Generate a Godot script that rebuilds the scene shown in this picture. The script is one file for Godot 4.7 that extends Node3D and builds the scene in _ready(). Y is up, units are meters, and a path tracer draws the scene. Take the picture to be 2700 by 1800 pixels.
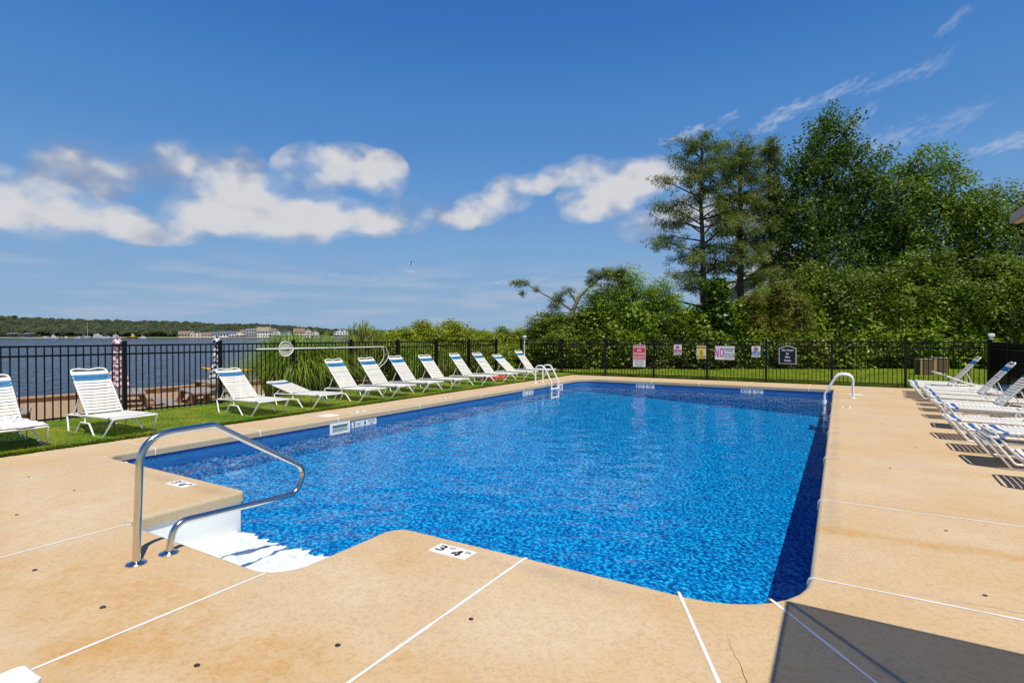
extends Node3D

# ---------------------------------------------------------------- mesh collector
class M:
	var v := PackedVector3Array()
	var n := PackedVector3Array()
	var uv := PackedVector2Array()
	var c := PackedColorArray()
	var tint := Color(0, 0, 0, 0)
	func tri(a: Vector3, b: Vector3, d: Vector3, na: Vector3, nb: Vector3, nd: Vector3) -> void:
		if (b - a).cross(d - a).dot(na + nb + nd) > 0.0:
			v.append(a); v.append(d); v.append(b)
			n.append(na); n.append(nd); n.append(nb)
		else:
			v.append(a); v.append(b); v.append(d)
			n.append(na); n.append(nb); n.append(nd)
		if tint.a > 0.0:
			c.append(tint); c.append(tint); c.append(tint)
	func flat(a: Vector3, b: Vector3, d: Vector3, o: Vector3) -> void:
		tri(a, b, d, o, o, o)
	func quad(a: Vector3, b: Vector3, d: Vector3, e: Vector3, o: Vector3) -> void:
		tri(a, b, d, o, o, o)
		tri(a, d, e, o, o, o)
	func quad_n(a: Vector3, b: Vector3, d: Vector3, e: Vector3, na: Vector3, nb: Vector3, nd: Vector3, ne: Vector3) -> void:
		tri(a, b, d, na, nb, nd)
		tri(a, d, e, na, nd, ne)
	func box(p: Vector3, s: Vector3, b := Basis()) -> void:
		var h := s * 0.5
		for ax in 3:
			for sg in [-1.0, 1.0]:
				var o := Vector3.ZERO
				o[ax] = sg
				var u := Vector3.ZERO
				u[(ax + 1) % 3] = h[(ax + 1) % 3]
				var w := Vector3.ZERO
				w[(ax + 2) % 3] = h[(ax + 2) % 3]
				var k := o * h
				quad(p + b * (k - u - w), p + b * (k + u - w), p + b * (k + u + w), p + b * (k - u + w), (b * o).normalized())
	# a box with chamfered vertical and top edges
	func cbox(p: Vector3, s: Vector3, ch: float, b := Basis()) -> void:
		var h := s * 0.5
		var ring := func(y: float, ins: float) -> Array:
			var a := h.x - ins
			var d := h.z - ins
			var k := ch
			return [Vector3(a, y, d - k), Vector3(a - k, y, d), Vector3(-a + k, y, d), Vector3(-a, y, d - k), Vector3(-a, y, -d + k), Vector3(-a + k, y, -d), Vector3(a - k, y, -d), Vector3(a, y, -d + k)]
		var rings := [ring.call(-h.y, 0.0), ring.call(h.y - ch, 0.0), ring.call(h.y, ch)]
		for r in 2:
			for i in 8:
				var a1: Vector3 = rings[r][i]
				var a2: Vector3 = rings[r][(i + 1) % 8]
				var b1: Vector3 = rings[r + 1][i]
				var b2: Vector3 = rings[r + 1][(i + 1) % 8]
				var o := (a2 - a1).cross(b1 - a1).normalized()
				if o.dot((a1 + a2 + b1) / 3.0 * Vector3(1, 0.2, 1)) < 0:
					o = -o
				quad(p + b * a1, p + b * a2, p + b * b2, p + b * b1, b * o)
		for r in [0, 2]:
			var o := Vector3(0, -1 if r == 0 else 1, 0)
			for i in range(1, 7):
				flat(p + b * (rings[r][0] as Vector3), p + b * (rings[r][i] as Vector3), p + b * (rings[r][i + 1] as Vector3), b * o)
	func tube(pts: Array, r0: float, r1 := -1.0, sides := 8, cap := true, sq := 1.0) -> void:
		if r1 < 0.0:
			r1 = r0
		var m := pts.size()
		var up := Vector3.ZERO
		var prev := []
		var pdir := []
		for i in m:
			var t: Vector3
			if i == 0:
				t = pts[1] - pts[0]
			elif i == m - 1:
				t = pts[m - 1] - pts[m - 2]
			else:
				t = ((pts[i] as Vector3) - (pts[i - 1] as Vector3)).normalized() + ((pts[i + 1] as Vector3) - (pts[i] as Vector3)).normalized()
			t = t.normalized()
			if up == Vector3.ZERO:
				up = Vector3.UP if absf(t.y) < 0.9 else Vector3.RIGHT
			up = (up - t * up.dot(t)).normalized()
			var sd := t.cross(up).normalized()
			var r := lerpf(r0, r1, float(i) / (m - 1))
			var ring := []
			var dirs := []
			for k in sides:
				var a := TAU * k / sides
				var o := up * cos(a) * sq + sd * sin(a)
				ring.append((pts[i] as Vector3) + o * r)
				dirs.append((up * cos(a) / sq + sd * sin(a)).normalized())
			if i > 0:
				for k in sides:
					var k2 := (k + 1) % sides
					quad_n(prev[k], prev[k2], ring[k2], ring[k], pdir[k], pdir[k2], dirs[k2], dirs[k])
			if cap and (i == 0 or i == m - 1):
				var o2 := -t if i == 0 else t
				for k in range(1, sides - 1):
					flat(ring[0], ring[k], ring[k + 1], o2)
			prev = ring
			pdir = dirs
	func lathe(p: Vector3, prof: Array, sides := 16, b := Basis()) -> void:
		for i in prof.size() - 1:
			var a: Vector2 = prof[i]
			var d: Vector2 = prof[i + 1]
			var e := (d - a).normalized()
			for k in sides:
				var t1 := TAU * k / sides
				var t2 := TAU * (k + 1) / sides
				var u1 := Vector3(cos(t1), 0, sin(t1))
				var u2 := Vector3(cos(t2), 0, sin(t2))
				var n1 := b * (u1 * e.y - Vector3.UP * e.x)
				var n2 := b * (u2 * e.y - Vector3.UP * e.x)
				quad_n(p + b * (u1 * a.x + Vector3.UP * a.y), p + b * (u2 * a.x + Vector3.UP * a.y), p + b * (u2 * d.x + Vector3.UP * d.y), p + b * (u1 * d.x + Vector3.UP * d.y), n1, n2, n2, n1)
	func mesh() -> ArrayMesh:
		var arr := []
		arr.resize(Mesh.ARRAY_MAX)
		arr[Mesh.ARRAY_VERTEX] = v
		arr[Mesh.ARRAY_NORMAL] = n
		if uv.size() == v.size():
			arr[Mesh.ARRAY_TEX_UV] = uv
		if c.size() == v.size():
			arr[Mesh.ARRAY_COLOR] = c
		var am := ArrayMesh.new()
		am.add_surface_from_arrays(Mesh.PRIMITIVE_TRIANGLES, arr)
		return am

var rng := RandomNumberGenerator.new()
var taken := {}

func numbered(called: String) -> String:
	if not taken.has(called):
		taken[called] = 0
		return called
	taken[called] += 1
	return "%s_%03d" % [called, taken[called]]

func tag(o: Node3D, label := "", category := "", group := "", kind := "") -> Node3D:
	if label: o.set_meta("label", label)
	if category: o.set_meta("category", category)
	if group: o.set_meta("group", group)
	if kind: o.set_meta("kind", kind)
	return o

func thing(called: String, label: String, category: String, at := Vector3.ZERO, turn := 0.0, group := "") -> Node3D:
	var o := Node3D.new()
	o.name = numbered(called)
	add_child(o)
	o.position = at
	o.rotation.y = turn
	tag(o, label, category, group)
	return o

func obj(called: String, shape, m: Material, parent: Node3D = self, at := Vector3.ZERO) -> MeshInstance3D:
	var o := MeshInstance3D.new()
	o.mesh = shape.mesh() if shape is M else shape
	o.material_override = m
	o.position = at
	if parent == self:
		o.name = numbered(called)
		add_child(o)
	else:
		o.name = called
		parent.add_child(o, true)
	return o

func struct(called: String, shape, m: Material, label := "", parent: Node3D = self) -> MeshInstance3D:
	var o := obj(called, shape, m, parent)
	tag(o, label, "", "", "structure")
	return o

func dup(src: Node3D, at: Vector3, turn: float, label: String, called := "") -> Node3D:
	var r: Node3D = src.duplicate()
	r.name = numbered(called if called else str(src.name))
	add_child(r)
	r.position = at
	r.rotation.y = turn
	r.set_meta("label", label)
	return r

# ---------------------------------------------------------------- materials
func lin(r: float, g: float, b: float, a := 1.0) -> Color:
	var k := Color(r, g, b).linear_to_srgb()
	k.a = a
	return k

func mat(r: float, g: float, b: float, rough := 0.6, metal := 0.0) -> StandardMaterial3D:
	var m := StandardMaterial3D.new()
	m.albedo_color = lin(r, g, b)
	m.roughness = rough
	m.metallic = metal
	return m

func noise(seed_: int, freq: float, oct := 4, kind := FastNoiseLite.TYPE_SIMPLEX_SMOOTH) -> FastNoiseLite:
	var f := FastNoiseLite.new()
	f.noise_type = kind
	f.seed = seed_
	f.frequency = freq
	f.fractal_type = FastNoiseLite.FRACTAL_FBM
	f.fractal_octaves = oct
	return f

# a seamless picture whose tone runs along the given linear colours with the noise
func ramp_image(f: FastNoiseLite, size: int, cols: Array, spread := 1.0) -> Image:
	var im := f.get_seamless_image(size, size, false, false, 0.12)
	im.convert(Image.FORMAT_L8)
	var src := im.get_data()
	var lut := PackedByteArray()
	for i in 256:
		var t := clampf((i / 255.0 - 0.5) * spread + 0.5, 0.0, 1.0) * (cols.size() - 1)
		var k := mini(int(t), cols.size() - 2)
		var q: Color = (cols[k] as Color).lerp(cols[k + 1], t - k).linear_to_srgb()
		lut.append(int(q.r * 255)); lut.append(int(q.g * 255)); lut.append(int(q.b * 255))
	var out := PackedByteArray()
	out.resize(size * size * 3)
	for i in size * size:
		var s := src[i] * 3
		out[i * 3] = lut[s]; out[i * 3 + 1] = lut[s + 1]; out[i * 3 + 2] = lut[s + 2]
	return Image.create_from_data(size, size, false, Image.FORMAT_RGB8, out)

func tex(im: Image) -> ImageTexture:
	return ImageTexture.create_from_image(im)

func grey_tex(f: FastNoiseLite, size: int) -> ImageTexture:
	var im := f.get_seamless_image(size, size, false, false, 0.12)
	im.convert(Image.FORMAT_L8)
	return tex(im)

func triplanar(m: StandardMaterial3D, im: Texture2D, metres: float, world := true) -> StandardMaterial3D:
	m.albedo_texture = im
	m.uv1_triplanar = true
	m.uv1_world_triplanar = world
	m.uv1_scale = Vector3.ONE / metres
	m.uv1_triplanar_sharpness = 4.0
	return m

# colour of the concrete over 26 m: mottling, rust runs, salt bloom and dull patches where they lie on the deck
func deck_image() -> Image:
	var n := 2048
	var im := ramp_image(noise(3, 0.009, 8), n, [Color(0.555, 0.385, 0.20), Color(0.57, 0.42, 0.245), Color(0.58, 0.44, 0.275), Color(0.59, 0.455, 0.295), Color(0.61, 0.50, 0.35)], 1.15)
	var buf := im.get_data()
	var rag := noise(78, 1.3, 5)
	var fine := noise(79, 9.0, 3)
	# centre x, z, half length, half width, turn, strength, kind (0 rust, 1 pale bloom, 2 grey wear)
	var stains := [[0.25, -4.95, 0.75, 0.12, -6.0, 0.5, 0], [0.95, -5.0, 0.4, 0.10, 10.0, 0.4, 0], [1.35, -16.15, 1.5, 0.10, 3.0, 0.5, 0], [0.4, -15.6, 0.5, 0.06, 0.0, 0.4, 0], [1.1, -3.55, 0.26, 0.10, 20.0, 0.35, 0],
		[-4.7, -1.15, 0.5, 0.22, 15.0, 0.7, 1], [-4.35, -1.35, 0.3, 0.12, -20.0, 0.6, 1], [-2.6, -2.3, 0.7, 0.5, 30.0, 0.5, 1], [-1.2, -2.6, 1.0, 0.55, 0.0, 0.5, 1], [-6.2, -2.0, 1.4, 0.6, 8.0, 0.5, 1], [1.6, -7.2, 1.2, 0.6, 0.0, 0.4, 1], [0.8, -2.7, 0.8, 0.35, 10.0, 0.6, 1], [2.0, -4.6, 1.1, 0.5, -10.0, 0.5, 1], [-1.9, -0.9, 0.8, 0.4, 20.0, 0.4, 1], [-8.5, -8.0, 0.5, 3.0, 0.0, 0.4, 1],
		[-5.4, -0.9, 1.5, 0.7, 10.0, 0.34, 0], [-3.6, -1.5, 1.2, 0.5, 0.0, 0.30, 0], [-4.2, -0.3, 1.6, 0.7, 12.0, 0.4, 0], [-2.4, -1.5, 1.0, 0.5, -12.0, 0.3, 0], [-1.4, -1.2, 0.9, 0.6, 40.0, 0.26, 0], [-2.6, -0.5, 1.2, 0.6, 10.0, 0.32, 0], [-0.2, -2.3, 0.6, 0.5, 0.0, 0.22, 0], [-7.2, -1.6, 1.2, 0.5, 0.0, 0.2, 0],
		[-0.06, -6.9, 0.07, 3.6, 0.0, 0.22, 2], [-0.06, -12.6, 0.07, 5.5, 0.0, 0.22, 2], [-8.08, -11.0, 0.08, 7.5, 0.0, 0.3, 2], [-5.6, -3.05, 1.2, 0.12, 0.0, 0.3, 2], [-1.9, -3.08, 1.2, 0.10, 0.0, 0.25, 2], [0.6, -2.0, 0.7, 0.6, 0.0, 0.25, 2], [0.3, -2.9, 0.5, 0.3, 30.0, 0.25, 2], [-4.0, -18.35, 4.0, 0.14, 0.0, 0.35, 2]]
	var tone := [Color(0.53, 0.29, 0.085), Color(0.62, 0.52, 0.38), Color(0.36, 0.30, 0.22)]
	for q in stains:
		var ca := cos(deg_to_rad(q[4]))
		var sa := sin(deg_to_rad(q[4]))
		var ext: float = maxf(q[2], q[3]) * 1.5
		var k: Color = (tone[q[6]] as Color).linear_to_srgb()
		var x0 := int((q[0] - ext) / 26.0 * n)
		var x1 := int((q[0] + ext) / 26.0 * n)
		var z0 := int((q[1] - ext) / 26.0 * n)
		var z1 := int((q[1] + ext) / 26.0 * n)
		for iz in range(z0, z1):
			for ix in range(x0, x1):
				var x := (ix + 0.5) * 26.0 / n
				var z := (iz + 0.5) * 26.0 / n
				var u: float = ((x - q[0]) * ca + (z - q[1]) * sa) / q[2]
				var w: float = (-(x - q[0]) * sa + (z - q[1]) * ca) / q[3]
				var d := 1.0 - sqrt(u * u + w * w)
				if d < -0.5:
					continue
				var al: float = smoothstep(-0.1, 0.9, d + rag.get_noise_2d(x, z) * 0.9) * (0.8 + fine.get_noise_2d(x, z) * 0.7) * minf(q[5] * 1.5, 0.9)
				if al <= 0.0:
					continue
				var i := (posmod(iz, n) * n + posmod(ix, n)) * 3
				buf[i] = int(lerpf(buf[i], k.r * 255.0, al))
				buf[i + 1] = int(lerpf(buf[i + 1], k.g * 255.0, al))
				buf[i + 2] = int(lerpf(buf[i + 2], k.b * 255.0, al))
	return Image.create_from_data(n, n, false, Image.FORMAT_RGB8, buf)

# ---------------------------------------------------------------- shapes
func fillet(p: Array, radii, seg := 6) -> Array:
	var out := [p[0]]
	for i in range(1, p.size() - 1):
		var r: float = radii if (radii is float) else radii[i - 1]
		var a: Vector3 = ((p[i - 1] as Vector3) - p[i])
		var b: Vector3 = ((p[i + 1] as Vector3) - p[i])
		var ang := a.angle_to(b)
		var d := minf(r / tan(ang * 0.5), minf(a.length(), b.length()) * 0.49)
		var p1: Vector3 = p[i] + a.normalized() * d
		var p2: Vector3 = p[i] + b.normalized() * d
		if r < 0.001:
			out.append(p[i])
			continue
		for k in seg + 1:
			var t := float(k) / seg
			out.append(p1.lerp(p[i], t).lerp((p[i] as Vector3).lerp(p2, t), t))
	out.append(p[p.size() - 1])
	return out

# rounded polygon outline in plan (x, z)
func rounded(pts: Array, seg := 8) -> PackedVector2Array:
	var out := PackedVector2Array()
	var m := pts.size()
	for i in m:
		var p := Vector2(pts[i][0], pts[i][1])
		var r: float = pts[i][2]
		var a := (Vector2(pts[(i + m - 1) % m][0], pts[(i + m - 1) % m][1]) - p).normalized()
		var b := (Vector2(pts[(i + 1) % m][0], pts[(i + 1) % m][1]) - p).normalized()
		var c := p + (a + b) * r
		for k in seg + 1:
			var t := float(k) / seg
			var q := (p + a * r).lerp(p + b * r, t)
			var dir := (q - c).normalized()
			if a.dot(b) > -0.3 and a.dot(b) < 0.3:
				var ang := (-b).angle_to(-a) * t
				dir = (-b).rotated(ang)
				out.append(c + dir * r)
			else:
				out.append(q)
	return out

func grown(poly: PackedVector2Array, d: float) -> PackedVector2Array:
	# moves each corner outwards along the mean of its edges' normals
	var m := poly.size()
	var out := PackedVector2Array()
	var sgn := -1.0 if area(poly) < 0.0 else 1.0
	for i in m:
		var e1 := (poly[i] - poly[(i + m - 1) % m])
		var e2 := (poly[(i + 1) % m] - poly[i])
		if e1.length() < 1e-5: e1 = e2
		if e2.length() < 1e-5: e2 = e1
		var n1 := e1.normalized().orthogonal() * sgn
		var n2 := e2.normalized().orthogonal() * sgn
		var nn := (n1 + n2).normalized()
		out.append(poly[i] + nn * d / maxf(0.5, nn.dot(n1)))
	return out

func clean(poly: PackedVector2Array) -> PackedVector2Array:
	var out := PackedVector2Array()
	for p in poly:
		if out.is_empty() or out[out.size() - 1].distance_to(p) > 0.002:
			out.append(p)
	if out.size() > 2 and out[0].distance_to(out[out.size() - 1]) < 0.002:
		out.remove_at(out.size() - 1)
	return out

func plate(m: M, poly: PackedVector2Array, y: float, thick := 0.0) -> void:
	var ids := Geometry2D.triangulate_polygon(poly)
	for i in range(0, ids.size(), 3):
		m.flat(v3(poly[ids[i]], y), v3(poly[ids[i + 1]], y), v3(poly[ids[i + 2]], y), Vector3.UP)
	if thick > 0.0:
		var cw := Geometry2D.is_polygon_clockwise(poly)
		for i in poly.size():
			var a := poly[i]
			var b := poly[(i + 1) % poly.size()]
			var o := (b - a).orthogonal().normalized() * (1.0 if cw else -1.0)
			m.quad(v3(a, y), v3(b, y), v3(b, y - thick), v3(a, y - thick), Vector3(o.x, 0, o.y))

func v3(p: Vector2, y: float) -> Vector3:
	return Vector3(p.x, y, p.y)

func words(called: String, s: String, h: float, m: Material, parent: Node3D, at: Vector3, serif := false, weight := 400, turn := Vector3.ZERO, squeeze := 1.0) -> MeshInstance3D:
	var t := TextMesh.new()
	var f := SystemFont.new()
	f.font_names = PackedStringArray(["Droid Serif" if serif else "Droid Sans"])
	f.font_weight = weight
	t.font = f
	t.text = s
	t.font_size = 64
	t.pixel_size = h / 46.0
	t.depth = 0.0015
	t.curve_step = 2.0
	var o := obj(called, t, m, parent, at)
	o.rotation = turn
	o.scale = Vector3(squeeze, 1, 1)
	return o

# ---------------------------------------------------------------- sky
const SKY_W := 3072
const SKY_H := 1536

func build_sky() -> Image:
	var half := SKY_H / 2
	var buf := PackedFloat32Array()
	buf.resize(SKY_W * SKY_H * 3)
	# clear-sky colour by elevation (degrees), sRGB
	var keys := [[0.0, 146, 176, 206], [3.0, 144, 175, 207], [8.0, 126, 167, 210], [14.0, 103, 152, 207], [20.0, 81, 136, 200], [30.0, 57, 114, 186], [50.0, 34, 86, 162], [90.0, 28, 76, 150]]
	var haze := noise(5, 1.0, 4)
	for y in half:
		var el := (0.5 - (y + 0.5) / SKY_H) * 180.0
		var k := 0
		while k < keys.size() - 2 and keys[k + 1][0] < el:
			k += 1
		var t: float = clampf((el - keys[k][0]) / (keys[k + 1][0] - keys[k][0]), 0, 1)
		t = t * t * (3.0 - 2.0 * t) * 0.4 + t * 0.6
		var a := Color8(keys[k][1], keys[k][2], keys[k][3]).srgb_to_linear().lerp(Color8(keys[k + 1][1], keys[k + 1][2], keys[k + 1][3]).srgb_to_linear(), t)
		var at := y * SKY_W * 3
		for x in SKY_W:
			var i := at + x * 3
			buf[i] = a.r
			buf[i + 1] = a.g
			buf[i + 2] = a.b
	var low := Color8(120, 130, 125).srgb_to_linear()
	for y in range(half, SKY_H):
		var at := y * SKY_W * 3
		for x in SKY_W:
			var i := at + x * 3
			buf[i] = low.r
			buf[i + 1] = low.g
			buf[i + 2] = low.b
	# cumulus: [azimuth, elevation, half width, half height, brightness]
	var puffs := [[-75.0, 10.2, 4.2, 2.4, 1.0], [-71.6, 9.7, 3.0, 2.2, 1.0], [-68.4, 9.6, 3.2, 1.5, 0.96], [-64.8, 9.0, 3.4, 1.2, 0.9], [-69.4, 13.1, 3.2, 2.5, 0.42], [-63.4, 14.2, 3.4, 2.0, 0.45], [-60.0, 15.0, 4.2, 2.2, 0.5], [-57.8, 13.4, 3.0, 2.4, 0.8],
		[-57.2, 11.8, 5.4, 2.7, 1.0], [-53.8, 10.8, 5.4, 2.2, 1.0], [-60.0, 10.8, 3.6, 1.8, 0.95], [-51.2, 15.6, 3.2, 2.3, 0.95], [-47.6, 16.4, 3.6, 2.0, 1.0], [-44.4, 15.8, 2.3, 2.2, 0.92], [-48.8, 11.6, 4.2, 1.9, 1.0], [-45.2, 11.4, 2.6, 1.6, 0.95], [-41.8, 12.2, 2.2, 1.9, 0.6], [-38.9, 12.5, 1.5, 1.2, 0.55],
		[-36.6, 11.9, 1.9, 1.1, 0.95], [-34.4, 12.9, 2.4, 1.6, 1.0], [-31.6, 14.4, 2.3, 1.8, 1.0], [-28.8, 15.4, 2.0, 1.1, 0.95], [-25.8, 16.2, 2.4, 1.2, 1.0], [-23.4, 17.0, 1.9, 1.1, 1.0], [-22.4, 13.8, 3.4, 2.2, 1.0], [-19.8, 15.0, 3.6, 2.3, 1.0], [-16.6, 15.8, 3.0, 1.7, 1.0], [-23.6, 12.6, 2.2, 1.2, 0.9], [-16.8, 10.9, 3.2, 1.8, 0.6], [-12.5, 12.0, 3.4, 2.2, 0.8], [-9.0, 11.0, 3.2, 2.0, 0.75]]
	rng.seed = 77
	var az0 := 24.0
	while az0 < 272.0:
		var e0 := rng.randf_range(9.0, 14.0)
		for j in rng.randi_range(4, 8):
			puffs.append([az0 + rng.randf_range(-7, 7), e0 + rng.randf_range(-1.5, 3.0), rng.randf_range(2.0, 5.0), rng.randf_range(1.2, 2.4), rng.randf_range(0.55, 1.0)])
		az0 += rng.randf_range(14, 26)
	var mask := PackedFloat32Array()
	mask.resize(SKY_W * half)
	var shade := PackedFloat32Array()
	shade.resize(SKY_W * half)
	for p in puffs:
		var grow := 1.45
		var y0 := clampi(int((0.5 - (p[1] + p[3] * grow) / 180.0) * SKY_H), 0, half - 1)
		var y1 := clampi(int((0.5 - (p[1] - p[3] * grow) / 180.0) * SKY_H), 0, half - 1)
		var x0 := int((p[0] - p[2] * grow) / 360.0 * SKY_W)
		var x1 := int((p[0] + p[2] * grow) / 360.0 * SKY_W)
		for y in range(y0, y1 + 1):
			var el := (0.5 - (y + 0.5) / SKY_H) * 180.0
			var dy: float = (el - p[1]) / p[3]
			if dy < 0.0: dy *= 1.25
			for x in range(x0, x1 + 1):
				var dx: float = ((x + 0.5) / SKY_W * 360.0 - p[0]) / p[2]
				var d := 1.0 - (dx * dx + dy * dy) * 0.62
				if d > 0.0:
					var i := y * SKY_W + posmod(x, SKY_W)
					mask[i] += d * (1.0 - mask[i] * 0.45)
					shade[i] += d * p[4]
	var fb := noise(11, 6.5, 6)
	var body := noise(13, 14.0, 3)
	var fine := noise(12, 26.0, 4)
	var sheets := noise(21, 3.0, 4)
	for y in half:
		var el := (0.5 - (y + 0.5) / SKY_H) * 180.0
		var ce := cos(deg_to_rad(el))
		var se := sin(deg_to_rad(el))
		if el > 34.0:
			continue
		for x in SKY_W:
			var i := y * SKY_W + x
			var mk := mask[i]
			var low_band := el < 9.0
			if mk <= 0.0 and not low_band:
				continue
			var az := (x + 0.5) / SKY_W * TAU
			var dir := Vector3(sin(az) * ce, se, -cos(az) * ce)
			var o := i * 3
			var col := Color(buf[o], buf[o + 1], buf[o + 2])
			if low_band:
				# thin sheets of distant cloud near the horizon
				var s := sheets.get_noise_3d(dir.x * 1.6, dir.y * 14.0, dir.z * 1.6)
				var band := smoothstep(0.0, 2.0, el) * (1.0 - smoothstep(5.0, 8.6, el))
				var al := smoothstep(-0.2, 0.42, s) * band * 0.6
				col = col.lerp(Color(0.40, 0.49, 0.64), al)
			if mk > 0.0:
				var f1 := fb.get_noise_3d(dir.x, dir.y * 1.5, dir.z)
				var f2 := fine.get_noise_3d(dir.x, dir.y * 1.4, dir.z)
				var f3 := body.get_noise_3d(dir.x, dir.y * 1.3 + 4.0, dir.z)
				var den := minf(mk, 1.5) * 0.82 + f1 * 0.95 + f2 * 0.30 - 0.02
				var al := smoothstep(-0.06, 0.98, den)
				al = maxf(al * (1.0 - 0.25 * (1.0 - al)), 0.3 * smoothstep(-0.55, 0.55, den) * smoothstep(0.0, 0.35, mk))
				var br := clampf(shade[i] / maxf(mk, 0.05), 0.0, 1.2)
				# relief: billows brighten on the side turned to the sun, up and to the right
				var sx := sin(az + 0.035) * ce
				var sz := -cos(az + 0.035) * ce
				var f4 := body.get_noise_3d(sx, (dir.y + 0.03) * 1.3 + 4.0, sz)
				br = clampf(br * 0.80 + 0.14 * smoothstep(0.1, 1.3, den) + (f3 - f4) * 0.26 + f3 * 0.14 + f2 * 0.10, 0.2, 1.0)
				var cc := Color(0.25, 0.31, 0.45).lerp(Color(0.68, 0.68, 0.70), smoothstep(0.22, 1.0, br))
				col = col.lerp(cc, al * (0.95 if br > 0.6 else 0.84))
			buf[o] = col.r
			buf[o + 1] = col.g
			buf[o + 2] = col.b
	# cirrus streaks: azimuth, elevation, half length, half width, tilt, strength
	var wisps := [[-13.0, 19.4, 3.4, 0.75, 10.0, 0.62], [-9.6, 20.4, 1.5, 0.5, 16.0, 0.4], [-4.8, 19.9, 3.2, 0.9, 22.0, 0.62], [-0.6, 20.9, 4.2, 0.6, 16.0, 0.4], [3.8, 21.0, 3.4, 0.55, 12.0, 0.3], [6.6, 21.4, 2.0, 0.8, 28.0, 0.22], [7.9, 24.2, 1.8, 0.45, 34.0, 0.3], [11.2, 14.6, 3.6, 0.7, 8.0, 0.5], [3.0, 16.2, 4.0, 1.2, 18.0, 0.35], [8.0, 17.0, 3.0, 1.0, 20.0, 0.25], [1.0, 18.2, 2.6, 1.1, 40.0, 0.3], [-42.0, 6.8, 1.6, 0.25, -14.0, 0.35], [-30.0, 5.8, 6.0, 0.5, 4.0, 0.3], [-48.0, 6.0, 5.0, 0.4, -3.0, 0.22]]
	rng.seed = 31
	var a1 := 26.0
	while a1 < 270.0:
		wisps.append([a1, rng.randf_range(12, 26), rng.randf_range(2, 6), rng.randf_range(0.4, 1.1), rng.randf_range(-10, 35), rng.randf_range(0.2, 0.5)])
		a1 += rng.randf_range(6, 16)
	var streak := noise(41, 1.0, 4)
	for p in wisps:
		var ca := cos(deg_to_rad(p[4]))
		var sa := sin(deg_to_rad(p[4]))
		var ext: float = p[2] + 1.5
		for y in range(clampi(int((0.5 - (p[1] + ext) / 180.0) * SKY_H), 0, half - 1), clampi(int((0.5 - (p[1] - ext) / 180.0) * SKY_H), 0, half - 1)):
			var de: float = (0.5 - (y + 0.5) / SKY_H) * 180.0 - p[1]
			for x in range(int((p[0] - ext) / 360.0 * SKY_W), int((p[0] + ext) / 360.0 * SKY_W)):
				var da: float = (x + 0.5) / SKY_W * 360.0 - p[0]
				var u: float = da * ca + de * sa
				var w2: float = -da * sa + de * ca
				var d: float = 1.0 - (u * u) / (p[2] * p[2]) - (w2 * w2) / (p[3] * p[3])
				if d > 0.0:
					var f := streak.get_noise_3d(u * 0.9 + p[0] * 7.0, w2 * 3.4, p[1])
					var al: float = smoothstep(0.0, 1.2, d + f * 1.3 - 0.2) * p[5] * 0.8
					var o := (y * SKY_W + posmod(x, SKY_W)) * 3
					buf[o] = lerpf(buf[o], 0.60, al)
					buf[o + 1] = lerpf(buf[o + 1], 0.65, al)
					buf[o + 2] = lerpf(buf[o + 2], 0.74, al)
	return Image.create_from_data(SKY_W, SKY_H, false, Image.FORMAT_RGBF, buf.to_byte_array())

# ---------------------------------------------------------------- the scene
var mt := {}

func _ready() -> void:
	var cam := Camera3D.new()
	cam.name = "camera"
	cam.fov = 64.18
	cam.near = 0.05
	cam.far = 6000.0
	cam.position = Vector3(0, 1.52, 0)
	cam.rotation_degrees = Vector3(-0.56, 31.1, 0)
	add_child(cam)
	cam.current = true
	var env := Environment.new()
	env.background_mode = Environment.BG_SKY
	env.tonemap_mode = Environment.TONE_MAPPER_LINEAR
	env.tonemap_exposure = 1.0
	env.sdfgi_enabled = true
	env.ssao_enabled = true
	env.ssil_enabled = true
	var sm := PanoramaSkyMaterial.new()
	sm.panorama = tex(build_sky())
	sm.energy_multiplier = 1.0
	var sky := Sky.new()
	sky.sky_material = sm
	env.sky = sky
	var we := WorldEnvironment.new()
	we.name = "environment"
	we.environment = env
	add_child(we)
	var sun := DirectionalLight3D.new()
	sun.name = "sun"
	sun.light_energy = 1.6
	sun.light_color = Color(1.0, 0.97, 0.91)
	sun.light_angular_distance = 0.5
	sun.shadow_enabled = true
	add_child(sun)
	sun.look_at_from_position(Vector3(0.425, 1.0, 0.24) * 10.0, Vector3.ZERO)

	make_materials()
	make_ground()
	make_pool()
	make_far_shore()
	make_fences()
	make_house()
	make_plants()
	make_loungers()
	make_pool_fittings()
	make_signs()
	make_beach_things()
	make_patio_things()

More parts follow.
